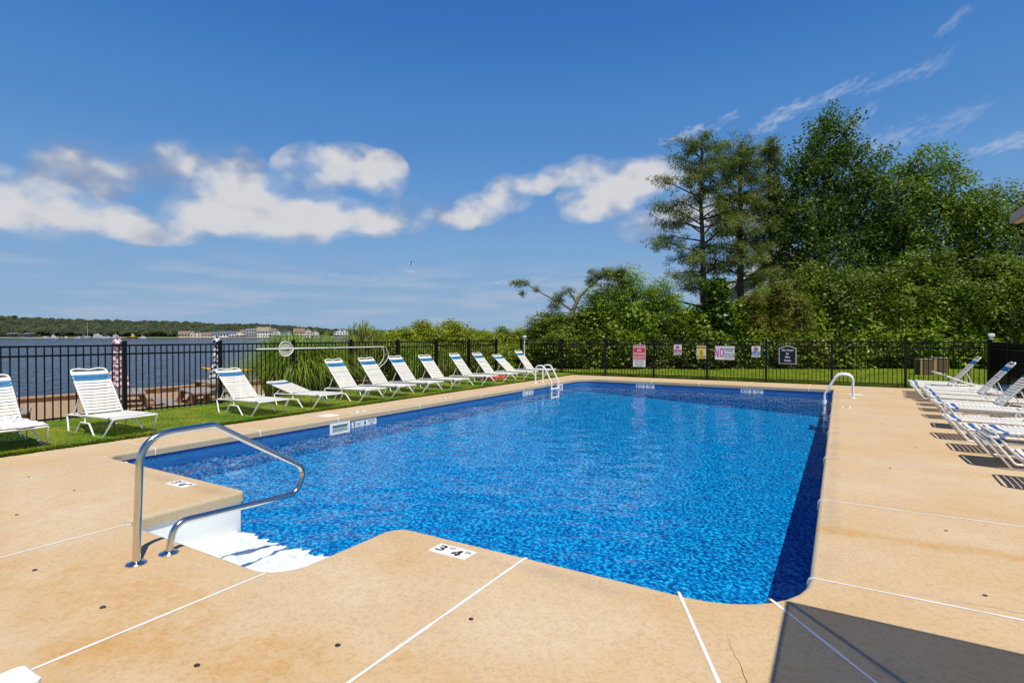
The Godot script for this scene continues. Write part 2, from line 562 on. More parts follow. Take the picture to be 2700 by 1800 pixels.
func make_materials() -> void:
	rng.seed = 1
	# sandy finished concrete
	var m := mat(1, 1, 1, 0.85)
	triplanar(m, tex(deck_image()), 26.0)
	m.albedo_color = lin(0.965, 0.925, 0.86)
	m.heightmap_enabled = true
	m.heightmap_texture = grey_tex(noise(4, 0.16, 3), 512)
	m.heightmap_scale = 0.2
	m.detail_enabled = true
	m.detail_blend_mode = BaseMaterial3D.BLEND_MODE_MUL
	m.detail_albedo = tex(ramp_image(noise(8, 0.16, 4, FastNoiseLite.TYPE_VALUE), 1024, [Color(0.86, 0.84, 0.80), Color(0.94, 0.93, 0.915), Color(0.98, 0.975, 0.97), Color(1, 1, 1), Color(1, 1, 1)], 2.0))
	m.detail_uv_layer = BaseMaterial3D.DETAIL_UV_2
	m.uv2_triplanar = true
	m.uv2_world_triplanar = true
	m.uv2_scale = Vector3.ONE / 2.3
	mt.deck = m
	# the same concrete where it is rounded over the pool, tinted greyer
	var cp: StandardMaterial3D = m.duplicate()
	cp.albedo_color = lin(0.86, 0.92, 0.98)
	mt.coping = cp
	mt.caulk = mat(0.72, 0.71, 0.68, 0.55)
	mt.dark_spot = mat(0.05, 0.045, 0.04, 0.5, 0.3)
	mt.rust = mat(0.40, 0.20, 0.06, 0.9)
	# printed vinyl liner; bright veins in the print paint in caustic light
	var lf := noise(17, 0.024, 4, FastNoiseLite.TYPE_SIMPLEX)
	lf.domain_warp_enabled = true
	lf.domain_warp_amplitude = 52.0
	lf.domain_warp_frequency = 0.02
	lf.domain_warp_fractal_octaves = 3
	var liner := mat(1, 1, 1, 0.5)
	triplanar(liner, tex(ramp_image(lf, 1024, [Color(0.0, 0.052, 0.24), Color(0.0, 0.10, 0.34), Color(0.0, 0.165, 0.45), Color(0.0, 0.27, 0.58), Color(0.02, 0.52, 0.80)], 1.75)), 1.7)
	liner.specular_mode = BaseMaterial3D.SPECULAR_DISABLED
	liner.detail_enabled = true
	liner.detail_blend_mode = BaseMaterial3D.BLEND_MODE_MUL
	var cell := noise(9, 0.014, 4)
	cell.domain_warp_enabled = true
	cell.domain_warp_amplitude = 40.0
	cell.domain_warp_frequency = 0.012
	liner.detail_albedo = tex(ramp_image(cell, 1024, [Color(0.58, 0.64, 0.74), Color(0.78, 0.83, 0.89), Color(0.9, 0.93, 0.96), Color(1, 1, 1)], 1.7))  # broad streaks painted in for light broken up by waves
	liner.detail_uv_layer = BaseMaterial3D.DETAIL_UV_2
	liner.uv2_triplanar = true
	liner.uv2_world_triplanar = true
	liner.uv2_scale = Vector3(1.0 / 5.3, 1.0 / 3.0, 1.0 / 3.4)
	mt.liner = liner
	var band := mat(1, 1, 1, 0.35)
	triplanar(band, tex(ramp_image(noise(23, 0.06, 2, FastNoiseLite.TYPE_SIMPLEX), 512, [Color(0.0, 0.025, 0.15), Color(0.0, 0.05, 0.26), Color(0.003, 0.13, 0.42), Color(0.12, 0.42, 0.70)], 1.9)), 0.55)
	mt.band = band
	mt.bead = mat(0.004, 0.04, 0.30, 0.3)
	mt.acrylic = mat(0.78, 0.80, 0.80, 0.3)
	mt.wet_acrylic = mat(0.76, 0.83, 0.84, 0.35)
	# pool water: a clear rippled sheet
	var w := StandardMaterial3D.new()
	w.albedo_color = Color(1, 1, 1, 0.0)
	w.transparency = BaseMaterial3D.TRANSPARENCY_ALPHA
	w.roughness = 0.0
	w.metallic_specular = 0.38
	w.uv1_triplanar = true
	w.uv1_world_triplanar = true
	w.uv1_scale = Vector3.ONE / 1.3
	w.heightmap_enabled = true
	w.heightmap_texture = grey_tex(noise(27, 0.018, 3), 512)
	w.heightmap_scale = 0.16
	mt.water = w
	# river
	var rv := mat(0.022, 0.028, 0.042, 0.14)
	rv.metallic_specular = 0.5
	rv.uv1_triplanar = true
	rv.uv1_world_triplanar = true
	rv.uv1_scale = Vector3(1.0 / 9.0, 1.0 / 9.0, 1.0 / 7.0)
	rv.heightmap_enabled = true
	rv.heightmap_texture = grey_tex(noise(31, 0.02, 4), 512)
	rv.heightmap_scale = 42.0
	mt.river = rv
	# grass
	var g := mat(1, 1, 1, 0.9)
	triplanar(g, tex(ramp_image(noise(41, 0.03, 4), 512, [Color(0.12, 0.13, 0.025), Color(0.20, 0.26, 0.025), Color(0.28, 0.34, 0.03)], 1.3)), 1.5)
	mt.soil_grass = g
	var bl := mat(1, 1, 1, 0.55)
	bl.vertex_color_use_as_albedo = true
	bl.backlight_enabled = true
	bl.backlight = lin(0.55, 0.7, 0.25)
	mt.leaf = bl
	var gl: StandardMaterial3D = bl.duplicate()
	gl.roughness = 0.38
	mt.leaf_gloss = gl
	# sand
	var s := mat(1, 1, 1, 0.95)
	triplanar(s, tex(ramp_image(noise(51, 0.025, 5), 512, [Color(0.30, 0.19, 0.10), Color(0.40, 0.27, 0.15), Color(0.47, 0.33, 0.19)], 1.3)), 2.2)
	s.heightmap_enabled = true
	s.heightmap_texture = grey_tex(noise(52, 0.03, 4), 512)
	s.heightmap_scale = 6.0
	mt.sand = s
	mt.bark = triplanar(mat(1, 1, 1, 0.95), tex(ramp_image(noise(61, 0.04, 4), 256, [Color(0.03, 0.022, 0.016), Color(0.075, 0.055, 0.04), Color(0.12, 0.09, 0.068)], 1.4)), 0.5)
	mt.pale_bark = triplanar(mat(1, 1, 1, 0.95), tex(ramp_image(noise(62, 0.04, 4), 256, [Color(0.10, 0.07, 0.05), Color(0.2, 0.14, 0.1), Color(0.3, 0.23, 0.17)], 1.4)), 0.4)
	var wood_noise := noise(71, 0.03, 4)
	mt.wood = triplanar(mat(1, 1, 1, 0.85), tex(ramp_image(wood_noise, 256, [Color(0.17, 0.09, 0.045), Color(0.25, 0.14, 0.075), Color(0.32, 0.19, 0.11)], 1.3)), 0.4)
	(mt.wood as StandardMaterial3D).uv1_scale = Vector3(1.2, 7, 7)
	mt.grey_wood = triplanar(mat(1, 1, 1, 0.9), tex(ramp_image(wood_noise, 256, [Color(0.18, 0.15, 0.13), Color(0.28, 0.24, 0.21), Color(0.38, 0.33, 0.29)], 1.3)), 0.4)
	(mt.grey_wood as StandardMaterial3D).uv1_scale = Vector3(1.2, 7, 7)
	mt.tan_wood = triplanar(mat(1, 1, 1, 0.9), tex(ramp_image(wood_noise, 256, [Color(0.30, 0.17, 0.075), Color(0.42, 0.26, 0.13), Color(0.5, 0.33, 0.18)], 1.3)), 0.5)
	mt.fence = mat(0.006, 0.006, 0.007, 0.42)
	mt.fence.metallic_specular = 0.35
	mt.screen = mat(0.012, 0.012, 0.013, 0.9)
	var vw := mat(0.80, 0.775, 0.70, 0.42)
	mt.white_strap = vw
	mt.worn_straps = [vw, mat(0.76, 0.74, 0.69, 0.5), mat(0.81, 0.76, 0.65, 0.45), mat(0.72, 0.70, 0.66, 0.55), vw]
	mt.blue_strap = mat(0.03, 0.19, 0.40, 0.4)
	mt.deep_strap = mat(0.015, 0.13, 0.42, 0.4)
	mt.white_tube = mat(0.82, 0.81, 0.78, 0.35)
	var steel := mat(0.66, 0.64, 0.60, 0.17, 1.0)
	mt.steel = steel
	mt.white_plastic = mat(0.82, 0.82, 0.81, 0.35)
	mt.black_ink = mat(0.012, 0.012, 0.014, 0.5)
	mt.white_paint = mat(0.80, 0.80, 0.78, 0.5)

# ---------------------------------------------------------------- ground
var pool: PackedVector2Array

func make_ground() -> void:
	# land: one wide sheet that ends in a bank at the river
	# the pool basin is cut out of the land sheet
	var l := M.new()
	for q in [[-12.3, -9.2, 600.0, -26.0], [3.6, 900.0, 600.0, -26.0], [-9.2, 3.6, 600.0, -1.4], [-9.2, 3.6, -19.0, -26.0]]:
		plate(l, PackedVector2Array([Vector2(q[0], q[2]), Vector2(q[1], q[2]), Vector2(q[1], q[3]), Vector2(q[0], q[3])]), -0.10)
	plate(l, PackedVector2Array([Vector2(-12.3, -26), Vector2(900, -26), Vector2(900, -75), Vector2(-13.5, -44)]), -0.10)
	l.quad(Vector3(-12.3, -0.1, 600), Vector3(-12.3, -0.1, -26), Vector3(-12.3, -2, -26), Vector3(-12.3, -2, 600), Vector3.LEFT)
	l.quad(Vector3(-13.5, -0.1, -44), Vector3(900, -0.1, -75), Vector3(900, -2, -75), Vector3(-13.5, -2, -44), Vector3.FORWARD)
	struct("ground", l, mt.soil_grass, "grassy ground around the pool terrace")

	# sand behind the fence down to the bulkhead
	var sd := M.new()
	var hn := noise(55, 0.35, 3)
	var f := func(x: float, z: float) -> Vector3:
		return Vector3(x, lerpf(-0.42, -0.78, smoothstep(-12.2, -18.0, x)) + hn.get_noise_2d(x, z) * 0.07, z)
	var xs := 24
	var zs := 70
	for i in xs:
		for j in zs:
			var x0 := lerpf(-11.9, -23.7, float(i) / xs)
			var x1 := lerpf(-11.9, -23.7, float(i + 1) / xs)
			var z0 := lerpf(6.0, -34.0, float(j) / zs)
			var z1 := lerpf(6.0, -34.0, float(j + 1) / zs)
			sd.quad(f.call(x0, z0), f.call(x1, z0), f.call(x1, z1), f.call(x0, z1), Vector3.UP)
	struct("beach", sd, mt.sand, "strip of tan sand between the fence and the river")

	# lawns: the soil sheet and the blades that stand on it
	var lw := M.new()
	plate(lw, PackedVector2Array([Vector2(-9.0, 3.0), Vector2(-11.85, 3.0), Vector2(-11.85, -19.62), Vector2(-9.0, -19.62)]), 0.0)
	plate(lw, PackedVector2Array([Vector2(3.12, 3.0), Vector2(3.62, 3.0), Vector2(3.62, -19.62), Vector2(3.12, -19.62)]), 0.0)
	plate(lw, PackedVector2Array([Vector2(-11.85, -19.62), Vector2(14.0, -19.62), Vector2(14.0, -38.0), Vector2(-11.85, -23.6)]), 0.0)
	struct("lawn", lw, mt.soil_grass, "short green lawn beside and behind the pool deck")
	var tuft := M.new()
	rng.seed = 5
	for k in 7:
		var a := rng.randf() * TAU
		var o := Vector3(cos(a), 0, sin(a))
		var p := Vector3(rng.randf_range(-0.03, 0.03), 0, rng.randf_range(-0.03, 0.03))
		var h := rng.randf_range(0.03, 0.065)
		var sd2 := Vector3(-o.z, 0, o.x) * 0.0035
		var mid := p + o * h * 0.25 + Vector3.UP * h * 0.65
		var tip := p + o * h * 0.9 + Vector3.UP * h
		var nn := (Vector3.UP + o * 0.4).normalized()
		tuft.tri(p - sd2, p + sd2, mid + sd2, nn, nn, nn)
		tuft.tri(p - sd2, mid + sd2, mid - sd2, nn, nn, nn)
		tuft.tri(mid - sd2, mid + sd2, tip, nn, nn, nn)
	var spots := PackedVector3Array()
	rng.seed = 6
	for k in 90000:
		var x := rng.randf_range(-11.8, -8.99)
		spots.append(Vector3(x, 0.0, rng.randf_range(-19.6, -0.5)))
	for k in 60000:
		var t := rng.randf()
		var x := lerpf(-11.8, 7.0, t)
		spots.append(Vector3(x, 0.0, rng.randf_range(-19.7, -23.4 - t * 9.0)))
	for k in 4000:
		spots.append(Vector3(rng.randf_range(3.1, 3.6), 0.0, rng.randf_range(-19.6, -4.0)))
	var patch := noise(66, 0.5, 3)
	var mm := MultiMesh.new()
	mm.transform_format = MultiMesh.TRANSFORM_3D
	mm.use_colors = true
	mm.mesh = tuft.mesh()
	mm.instance_count = spots.size()
	for k in spots.size():
		var sc := rng.randf_range(0.6, 1.25)
		var p := spots[k]
		if p.x > -8.995 and p.x < -8.9: sc *= 0.7
		mm.set_instance_transform(k, Transform3D(Basis(Vector3.UP, rng.randf() * TAU).scaled(Vector3(1.2, sc, 1.2)), p))
		var q := patch.get_noise_2d(p.x * 2.0, p.z * 2.0)
		var b := rng.randf_range(0.75, 1.25)
		mm.set_instance_color(k, Color(0.37 + q * 0.26, 0.46 + q * 0.12, 0.045 + q * 0.03) * b)
	var gb := MultiMeshInstance3D.new()
	gb.name = "grass_blades"
	gb.multimesh = mm
	gb.material_override = mt.leaf
	add_child(gb)
	tag(gb, "short mown grass blades of the lawns", "grass", "", "stuff")

	# river: a rippled sheet near the bulkhead and flat water out to the horizon
	var wv := M.new()
	var n1 := noise(81, 0.16, 4)
	var nx := 150
	var nz := 220
	var pts := PackedVector3Array()
	for j in nz + 1:
		for i in nx + 1:
			var fi := float(i) / nx
			var x := -23.85 - 70.0 * fi * (0.35 + 0.65 * fi)
			var z := 14.0 - 125.0 * float(j) / nz
			var edge := smoothstep(0.0, 0.06, minf(1.0 - fi, minf(float(j) / nz, 1.0 - float(j) / nz)))
			pts.append(Vector3(x, -1.3 + edge * (n1.get_noise_2d(x * 1.0, z * 0.75) * 0.09 + n1.get_noise_2d(x * 3.1 + 50.0, z * 2.2) * 0.035), z))
	var nrm := PackedVector3Array()
	for j in nz + 1:
		for i in nx + 1:
			var a := pts[j * (nx + 1) + maxi(i - 1, 0)]
			var b := pts[j * (nx + 1) + mini(i + 1, nx)]
			var d := pts[maxi(j - 1, 0) * (nx + 1) + i]
			var e := pts[mini(j + 1, nz) * (nx + 1) + i]
			var o := (b - a).cross(e - d).normalized()
			nrm.append(o if o.y > 0 else -o)
	for j in nz:
		for i in nx:
			var a := j * (nx + 1) + i
			var b := a + 1
			var d := a + nx + 2
			var e := a + nx + 1
			wv.quad_n(pts[a], pts[b], pts[d], pts[e], nrm[a], nrm[b], nrm[d], nrm[e])
	for q in [[-23.85, -93.85, 14.0, 3000.0], [-23.85, -93.85, -111.0, -4000.0], [-93.85, -4500.0, 3000.0, -4000.0], [-23.85, 2500.0, -46.0, -4000.0]]:
		if q[0] > 0 or q[1] > 0:
			plate(wv, PackedVector2Array([Vector2(-23.85, -34), Vector2(-14, -34), Vector2(-14, -44), Vector2(2500, -130), Vector2(2500, -4000), Vector2(-23.85, -4000)]), -1.305)
		else:
			plate(wv, PackedVector2Array([Vector2(q[0], q[2]), Vector2(q[1], q[2]), Vector2(q[1], q[3]), Vector2(q[0], q[3])]), -1.3)
	struct("river", wv, mt.river, "wide dark blue river rippled by the wind")

	# concrete curb under the beach side of the fence
	var cb := M.new()
	cb.cbox(Vector3(-12.0, -0.3, -8.5), Vector3(0.26, 0.62, 23.0), 0.02)
	var cm: StandardMaterial3D = (mt.deck as StandardMaterial3D).duplicate()
	cm.albedo_color = lin(0.82, 0.95, 1.0)
	struct("kerb", cb, cm, "concrete kerb along the beach side of the fence")

# ---------------------------------------------------------------- pool and deck
func make_pool() -> void:
	pool = clean(rounded([[-8.0, -18.15, 0.6], [-0.16, -18.15, 0.10], [-0.16, -3.25, 0.62], [-3.04, -3.25, 0.17], [-3.04, -2.17, 0.24], [-5.02, -2.17, 0.04], [-5.02, -3.23, 0.05], [-8.0, -3.23, 0.26]]))
	var edge := grown(pool, 0.035)
	var deck := Node3D.new()
	deck.name = "pool_deck"
	add_child(deck)
	tag(deck, "tan concrete pool deck of slabs with white joints", "deck", "", "structure")
	var cells := [
		[[-0.6, -3.895], [3.1, -3.895], [3.1, 0.83], [-0.6, -3.78]],
		[[-0.6, -3.78], [3.1, 0.83], [3.1, 4], [2.65, 4], [-1.0, -3.656]],
		[[-1.84, -3.9], [-1.12, -3.9], [-1.0, -3.656], [2.65, 4], [-1.84, 4]],
		[[-3.15, -3.9], [-1.84, -3.9], [-1.84, 4], [-3.15, 4]],
		[[-4.93, -3.0], [-3.15, -3.0], [-3.15, 4], [-4.93, 4]],
		[[-7.4, -3.6], [-4.93, -3.6], [-4.93, 4], [-7.4, 4]],
		[[-7.83, -3.6], [-7.4, -3.6], [-7.4, 4], [-9.0, 4], [-9.0, 1.4]],
		[[-7.83, -3.6], [-9.0, 1.4], [-9.0, -3.83], [-7.83, -3.83]],
		[[-9, -16.2], [-6.8, -16.2], [-5.45, -17.9], [-5.45, -19.55], [-9, -19.55]],
		[[-0.79, -19.55], [3.1, -19.55], [3.1, -16.4], [-0.5, -16.4], [-0.79, -17.9]]]
	var zl := [-3.83, -5.4, -7.0, -9.3, -11.7, -13.9, -16.2]
	for i in 6:
		cells.append([[-9.0, zl[i]], [-7.7, zl[i]], [-7.7, zl[i + 1]], [-9.0, zl[i + 1]]])
	var xf := [-5.45, -3.9, -2.47, -0.79]
	for i in 3:
		cells.append([[xf[i], -17.9], [xf[i + 1], -17.9], [xf[i + 1], -19.55], [xf[i], -19.55]])
	var zr := [-3.895, -5.81, -7.91, -10.06, -12.21, -14.37, -16.4]
	for i in 6:
		cells.append([[-0.5, zr[i]], [3.1, zr[i]], [3.1, zr[i + 1]], [-0.5, zr[i + 1]]])
	for cl in cells:
		var poly := PackedVector2Array()
		for p in cl:
			poly.append(Vector2(p[0], p[1]))
		for small in Geometry2D.offset_polygon(poly, -0.007):
			for piece in Geometry2D.clip_polygons(small, edge):
				if absf(area(piece)) < 0.02:
					continue
				var s := M.new()
				plate(s, clean(piece), 0.0, 0.1)
				obj("slab", s, mt.deck, deck)
	# white sealant in the joints
	var seams := [[[-0.33, -3.444], [3.1, 0.83]], [[-0.81, -3.26], [2.65, 4]], [[-1.84, -3.22], [-1.84, 4]], [[-3.15, -2.14], [-3.15, 4]], [[-4.93, -2.14], [-4.93, 4]], [[-7.4, -3.2], [-7.4, 4]], [[-7.92, -3.2], [-9.0, 1.4]], [[-5.45, -18.18], [-5.45, -19.55]], [[-3.9, -18.18], [-3.9, -19.55]], [[-2.47, -18.18], [-2.47, -19.55]], [[-0.79, -18.18], [-0.79, -19.55]]]
	for i in zl.size():
		seams.append([[-8.03, zl[i]], [-9.0, zl[i]]])
	for i in zr.size():
		seams.append([[-0.13, zr[i]], [3.1, zr[i]]])
	var tn := noise(90, 1.7, 2)
	for s in seams:
		var a := Vector2(s[0][0], s[0][1])
		var b := Vector2(s[1][0], s[1][1])
		var m := M.new()
		var d := (b - a).normalized()
		var o := d.orthogonal()
		var steps := int(a.distance_to(b) / 0.12) + 2
		for k in steps:
			var p := a.lerp(b, float(k) / steps)
			var q := a.lerp(b, float(k + 1) / steps)
			var w0 := 0.0095 + tn.get_noise_2d(p.x * 3.0, p.y * 3.0) * 0.004
			var w1 := 0.0095 + tn.get_noise_2d(q.x * 3.0, q.y * 3.0) * 0.004
			m.quad(v3(p - o * w0, 0.002), v3(q - o * w1, 0.002), v3(q + o * w1, 0.002), v3(p + o * w0, 0.002), Vector3.UP)
		# the bead of sealant turns down over the rounded pool edge
		m.tube([v3(a, 0.0), v3(a - d * 0.025, -0.008), v3(a - d * 0.036, -0.03), v3(a - d * 0.037, -0.1)], 0.008, 0.008, 6)
		obj("joint_sealant", m, mt.caulk, deck)
	# bullnose coping round the pool
	var cpm := M.new()
	var prof := [Vector2(0.035, 0.0), Vector2(0.022, -0.0025), Vector2(0.010, -0.010), Vector2(0.0025, -0.022), Vector2(0.0, -0.035), Vector2(0.0, -0.10), Vector2(0.05, -0.103)]
	var rings := []
	for q in prof:
		rings.append(grown(pool, q.x))
	var nrms := [Vector2(0, 1), Vector2(-0.38, 0.92), Vector2(-0.7, 0.7), Vector2(-0.92, 0.38), Vector2(-1, 0), Vector2(-1, 0), Vector2(0, -1)]
	var unit := grown(pool, 1.0)
	for i in pool.size():
		var i2 := (i + 1) % pool.size()
		var o1 := (unit[i] - pool[i]).normalized()
		var o2 := (unit[i2] - pool[i2]).normalized()
		if pool[i].distance_to(pool[i2]) > 0.5:
			o1 = (pool[i2] - pool[i]).orthogonal().normalized()
			if o1.dot(unit[i] - pool[i]) < 0: o1 = -o1
			o2 = o1
		for k in prof.size() - 1:
			var na := Vector3(o1.x * nrms[k].x, nrms[k].y, o1.y * nrms[k].x)
			var nb := Vector3(o2.x * nrms[k].x, nrms[k].y, o2.y * nrms[k].x)
			var nc := Vector3(o2.x * nrms[k + 1].x, nrms[k + 1].y, o2.y * nrms[k + 1].x)
			var nd := Vector3(o1.x * nrms[k + 1].x, nrms[k + 1].y, o1.y * nrms[k + 1].x)
			cpm.quad_n(v3(rings[k][i], prof[k].y), v3(rings[k][i2], prof[k].y), v3(rings[k + 1][i2], prof[k + 1].y), v3(rings[k + 1][i], prof[k + 1].y), na, nb, nc, nd)
	obj("coping", cpm, mt.coping, deck)
	# anchors and chips in the slabs
	for p in [[-5.996, -1.774, 1.0], [-4.474, -1.412, 1.2], [-6.454, -2.348, 0.9], [-7.502, -2.323, 0.9], [-3.534, -1.414, 1.3], [-2.536, -1.387, 1.1], [-1.691, -2.377, 1.0], [-2.109, -1.836, 1.1], [-0.8, -1.92, 1.3], [0.716, -5.381, 0.9], [0.735, -4.151, 0.9], [0.89, -9.184, 1.0], [0.5, -7.6, 1.0], [1.2, -10.6, 1.0], [0.62, -11.4, 1.0]]:
		var m := M.new()
		m.lathe(Vector3(0, 0.0, 0), [Vector2(0.0, 0.0035), Vector2(0.006, 0.0045), Vector2(0.0125, 0.0042), Vector2(0.0145, 0.0005)], 12)
		var a := obj("anchor_cap", m, mt.dark_spot, deck, Vector3(p[0], 0, p[1]))
		a.scale = Vector3(p[2], 1, p[2] * 0.85)

	var rag := noise(78, 1.0, 4)
	# hairline cracks
	for q in [[-0.52, -3.0, 0.0, -1.75], [-0.1, -2.75, 0.75, -1.7], [0.05, -3.1, 1.4, -1.55], [0.2, -3.98, 1.9, -3.99], [0.0, -5.87, 1.3, -5.86]]:
		var m := M.new()
		var a := Vector2(q[0], q[1])
		var b := Vector2(q[2], q[3])
		var o := (b - a).orthogonal().normalized()
		for k in 30:
			var p0 := a.lerp(b, k / 30.0) + o * rag.get_noise_2d(k * 0.9, q[0] * 9.0) * 0.02
			var p1 := a.lerp(b, (k + 1) / 30.0) + o * rag.get_noise_2d((k + 1) * 0.9, q[0] * 9.0) * 0.02
			var w := 0.0014 * (1.0 - absf(k - 15.0) / 17.0)
			m.quad(v3(p0 - o * w, 0.0032), v3(p1 - o * w, 0.0032), v3(p1 + o * w, 0.0032), v3(p0 + o * w, 0.0032), Vector3.UP)
		obj("crack", m, mt.dark_spot, deck)

	# basin
	var basin := Node3D.new()
	basin.name = "pool_basin"
	add_child(basin)
	tag(basin, "swimming pool basin lined with printed blue vinyl", "", "", "structure")
	var wall := grown(pool, 0.02)
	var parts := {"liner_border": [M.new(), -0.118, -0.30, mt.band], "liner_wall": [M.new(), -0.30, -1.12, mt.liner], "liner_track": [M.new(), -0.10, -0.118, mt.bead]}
	var stair := M.new()
	for i in pool.size():
		var a := wall[i]
		var b := wall[(i + 1) % pool.size()]
		var o2 := (b - a).orthogonal().normalized()
		if o2.dot(unit[i] - pool[i]) > 0: o2 = -o2
		var o := Vector3(o2.x, 0, o2.y)
		if (a.y + b.y) * 0.5 > -3.19:
			stair.quad(v3(a, -0.10), v3(b, -0.10), v3(b, -0.42), v3(a, -0.42), o)
			continue
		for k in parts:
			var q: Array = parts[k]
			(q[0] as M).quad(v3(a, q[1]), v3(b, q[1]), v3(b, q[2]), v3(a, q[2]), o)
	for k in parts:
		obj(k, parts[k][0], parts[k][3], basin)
	var fl := M.new()
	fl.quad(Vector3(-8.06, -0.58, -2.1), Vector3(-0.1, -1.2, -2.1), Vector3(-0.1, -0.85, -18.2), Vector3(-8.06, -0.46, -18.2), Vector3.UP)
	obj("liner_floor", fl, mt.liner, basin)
	# moulded white entry step in the alcove: side panels, tread and riser; wavy relief and ragged edge shaped to imitate rippling light
	var tr := M.new()
	var rip := noise(105, 3.4, 3)
	var rp := func(i: int, j: int) -> Vector3:
		var tx := i / 60.0
		var tz := j / 34.0
		var px := lerpf(-5.065, -2.995, tx)
		var pz := lerpf(-2.12, -3.165 + rip.get_noise_2d(px * 2.2, 7.0) * 0.10, tz)
		return Vector3(px, -0.385 + rip.get_noise_2d(px * 1.3, pz) * 0.048 * smoothstep(0.0, 0.1, 1.0 - tz), pz)
	for i in 60:
		for j in 34:
			var a: Vector3 = rp.call(i, j)
			var b: Vector3 = rp.call(i + 1, j)
			var d: Vector3 = rp.call(i + 1, j + 1)
			var e: Vector3 = rp.call(i, j + 1)
			var nn := (b - a).cross(e - a).normalized()
			if nn.y < 0: nn = -nn
			tr.quad(a, b, d, e, nn)
		var q0: Vector3 = rp.call(i, 34)
		var q1: Vector3 = rp.call(i + 1, 34)
		tr.quad(q0, q1, Vector3(q1.x, -1.1, q1.z), Vector3(q0.x, -1.1, q0.z), Vector3.FORWARD)
	obj("entry_tread", tr, mt.wet_acrylic, basin)
	obj("entry_step", stair, mt.acrylic, basin)

	# water surface
	var wm := M.new()
	var big := noise(101, 0.55, 3)
	var mid := noise(102, 1.9, 3)
	var hgt := func(x: float, z: float) -> float:
		return big.get_noise_2d(x, z) * 0.014 + mid.get_noise_2d(x + 0.4 * z, z) * 0.0075
	var inner := grown(pool, 0.042)
	var area_list := [[-8.05, -0.11, -18.2, -3.2, 136, 260], [-5.07, -2.99, -3.2, -2.11, 36, 20]]
	for q in area_list:
		var nx: int = q[4]
		var nz: int = q[5]
		var ps := PackedVector3Array()
		var ns := PackedVector3Array()
		for j in nz + 1:
			for i in nx + 1:
				var x := lerpf(q[0], q[1], float(i) / nx)
				var z := lerpf(q[2], q[3], float(j) / nz)
				var h: float = hgt.call(x, z)
				ps.append(Vector3(x, -0.21 + h, z))
				ns.append(Vector3(h - hgt.call(x + 0.02, z), 0.02, h - hgt.call(x, z + 0.02)).normalized())
		for j in nz:
			for i in nx:
				var a := j * (nx + 1) + i
				wm.quad_n(ps[a], ps[a + 1], ps[a + nx + 2], ps[a + nx + 1], ns[a], ns[a + 1], ns[a + nx + 2], ns[a + nx + 1])
	struct("pool_water", wm, mt.water, "clear rippled water of the swimming pool")

func area(p: PackedVector2Array) -> float:
	var s := 0.0
	for i in p.size():
		s += p[i].cross(p[(i + 1) % p.size()])
	return s * 0.5

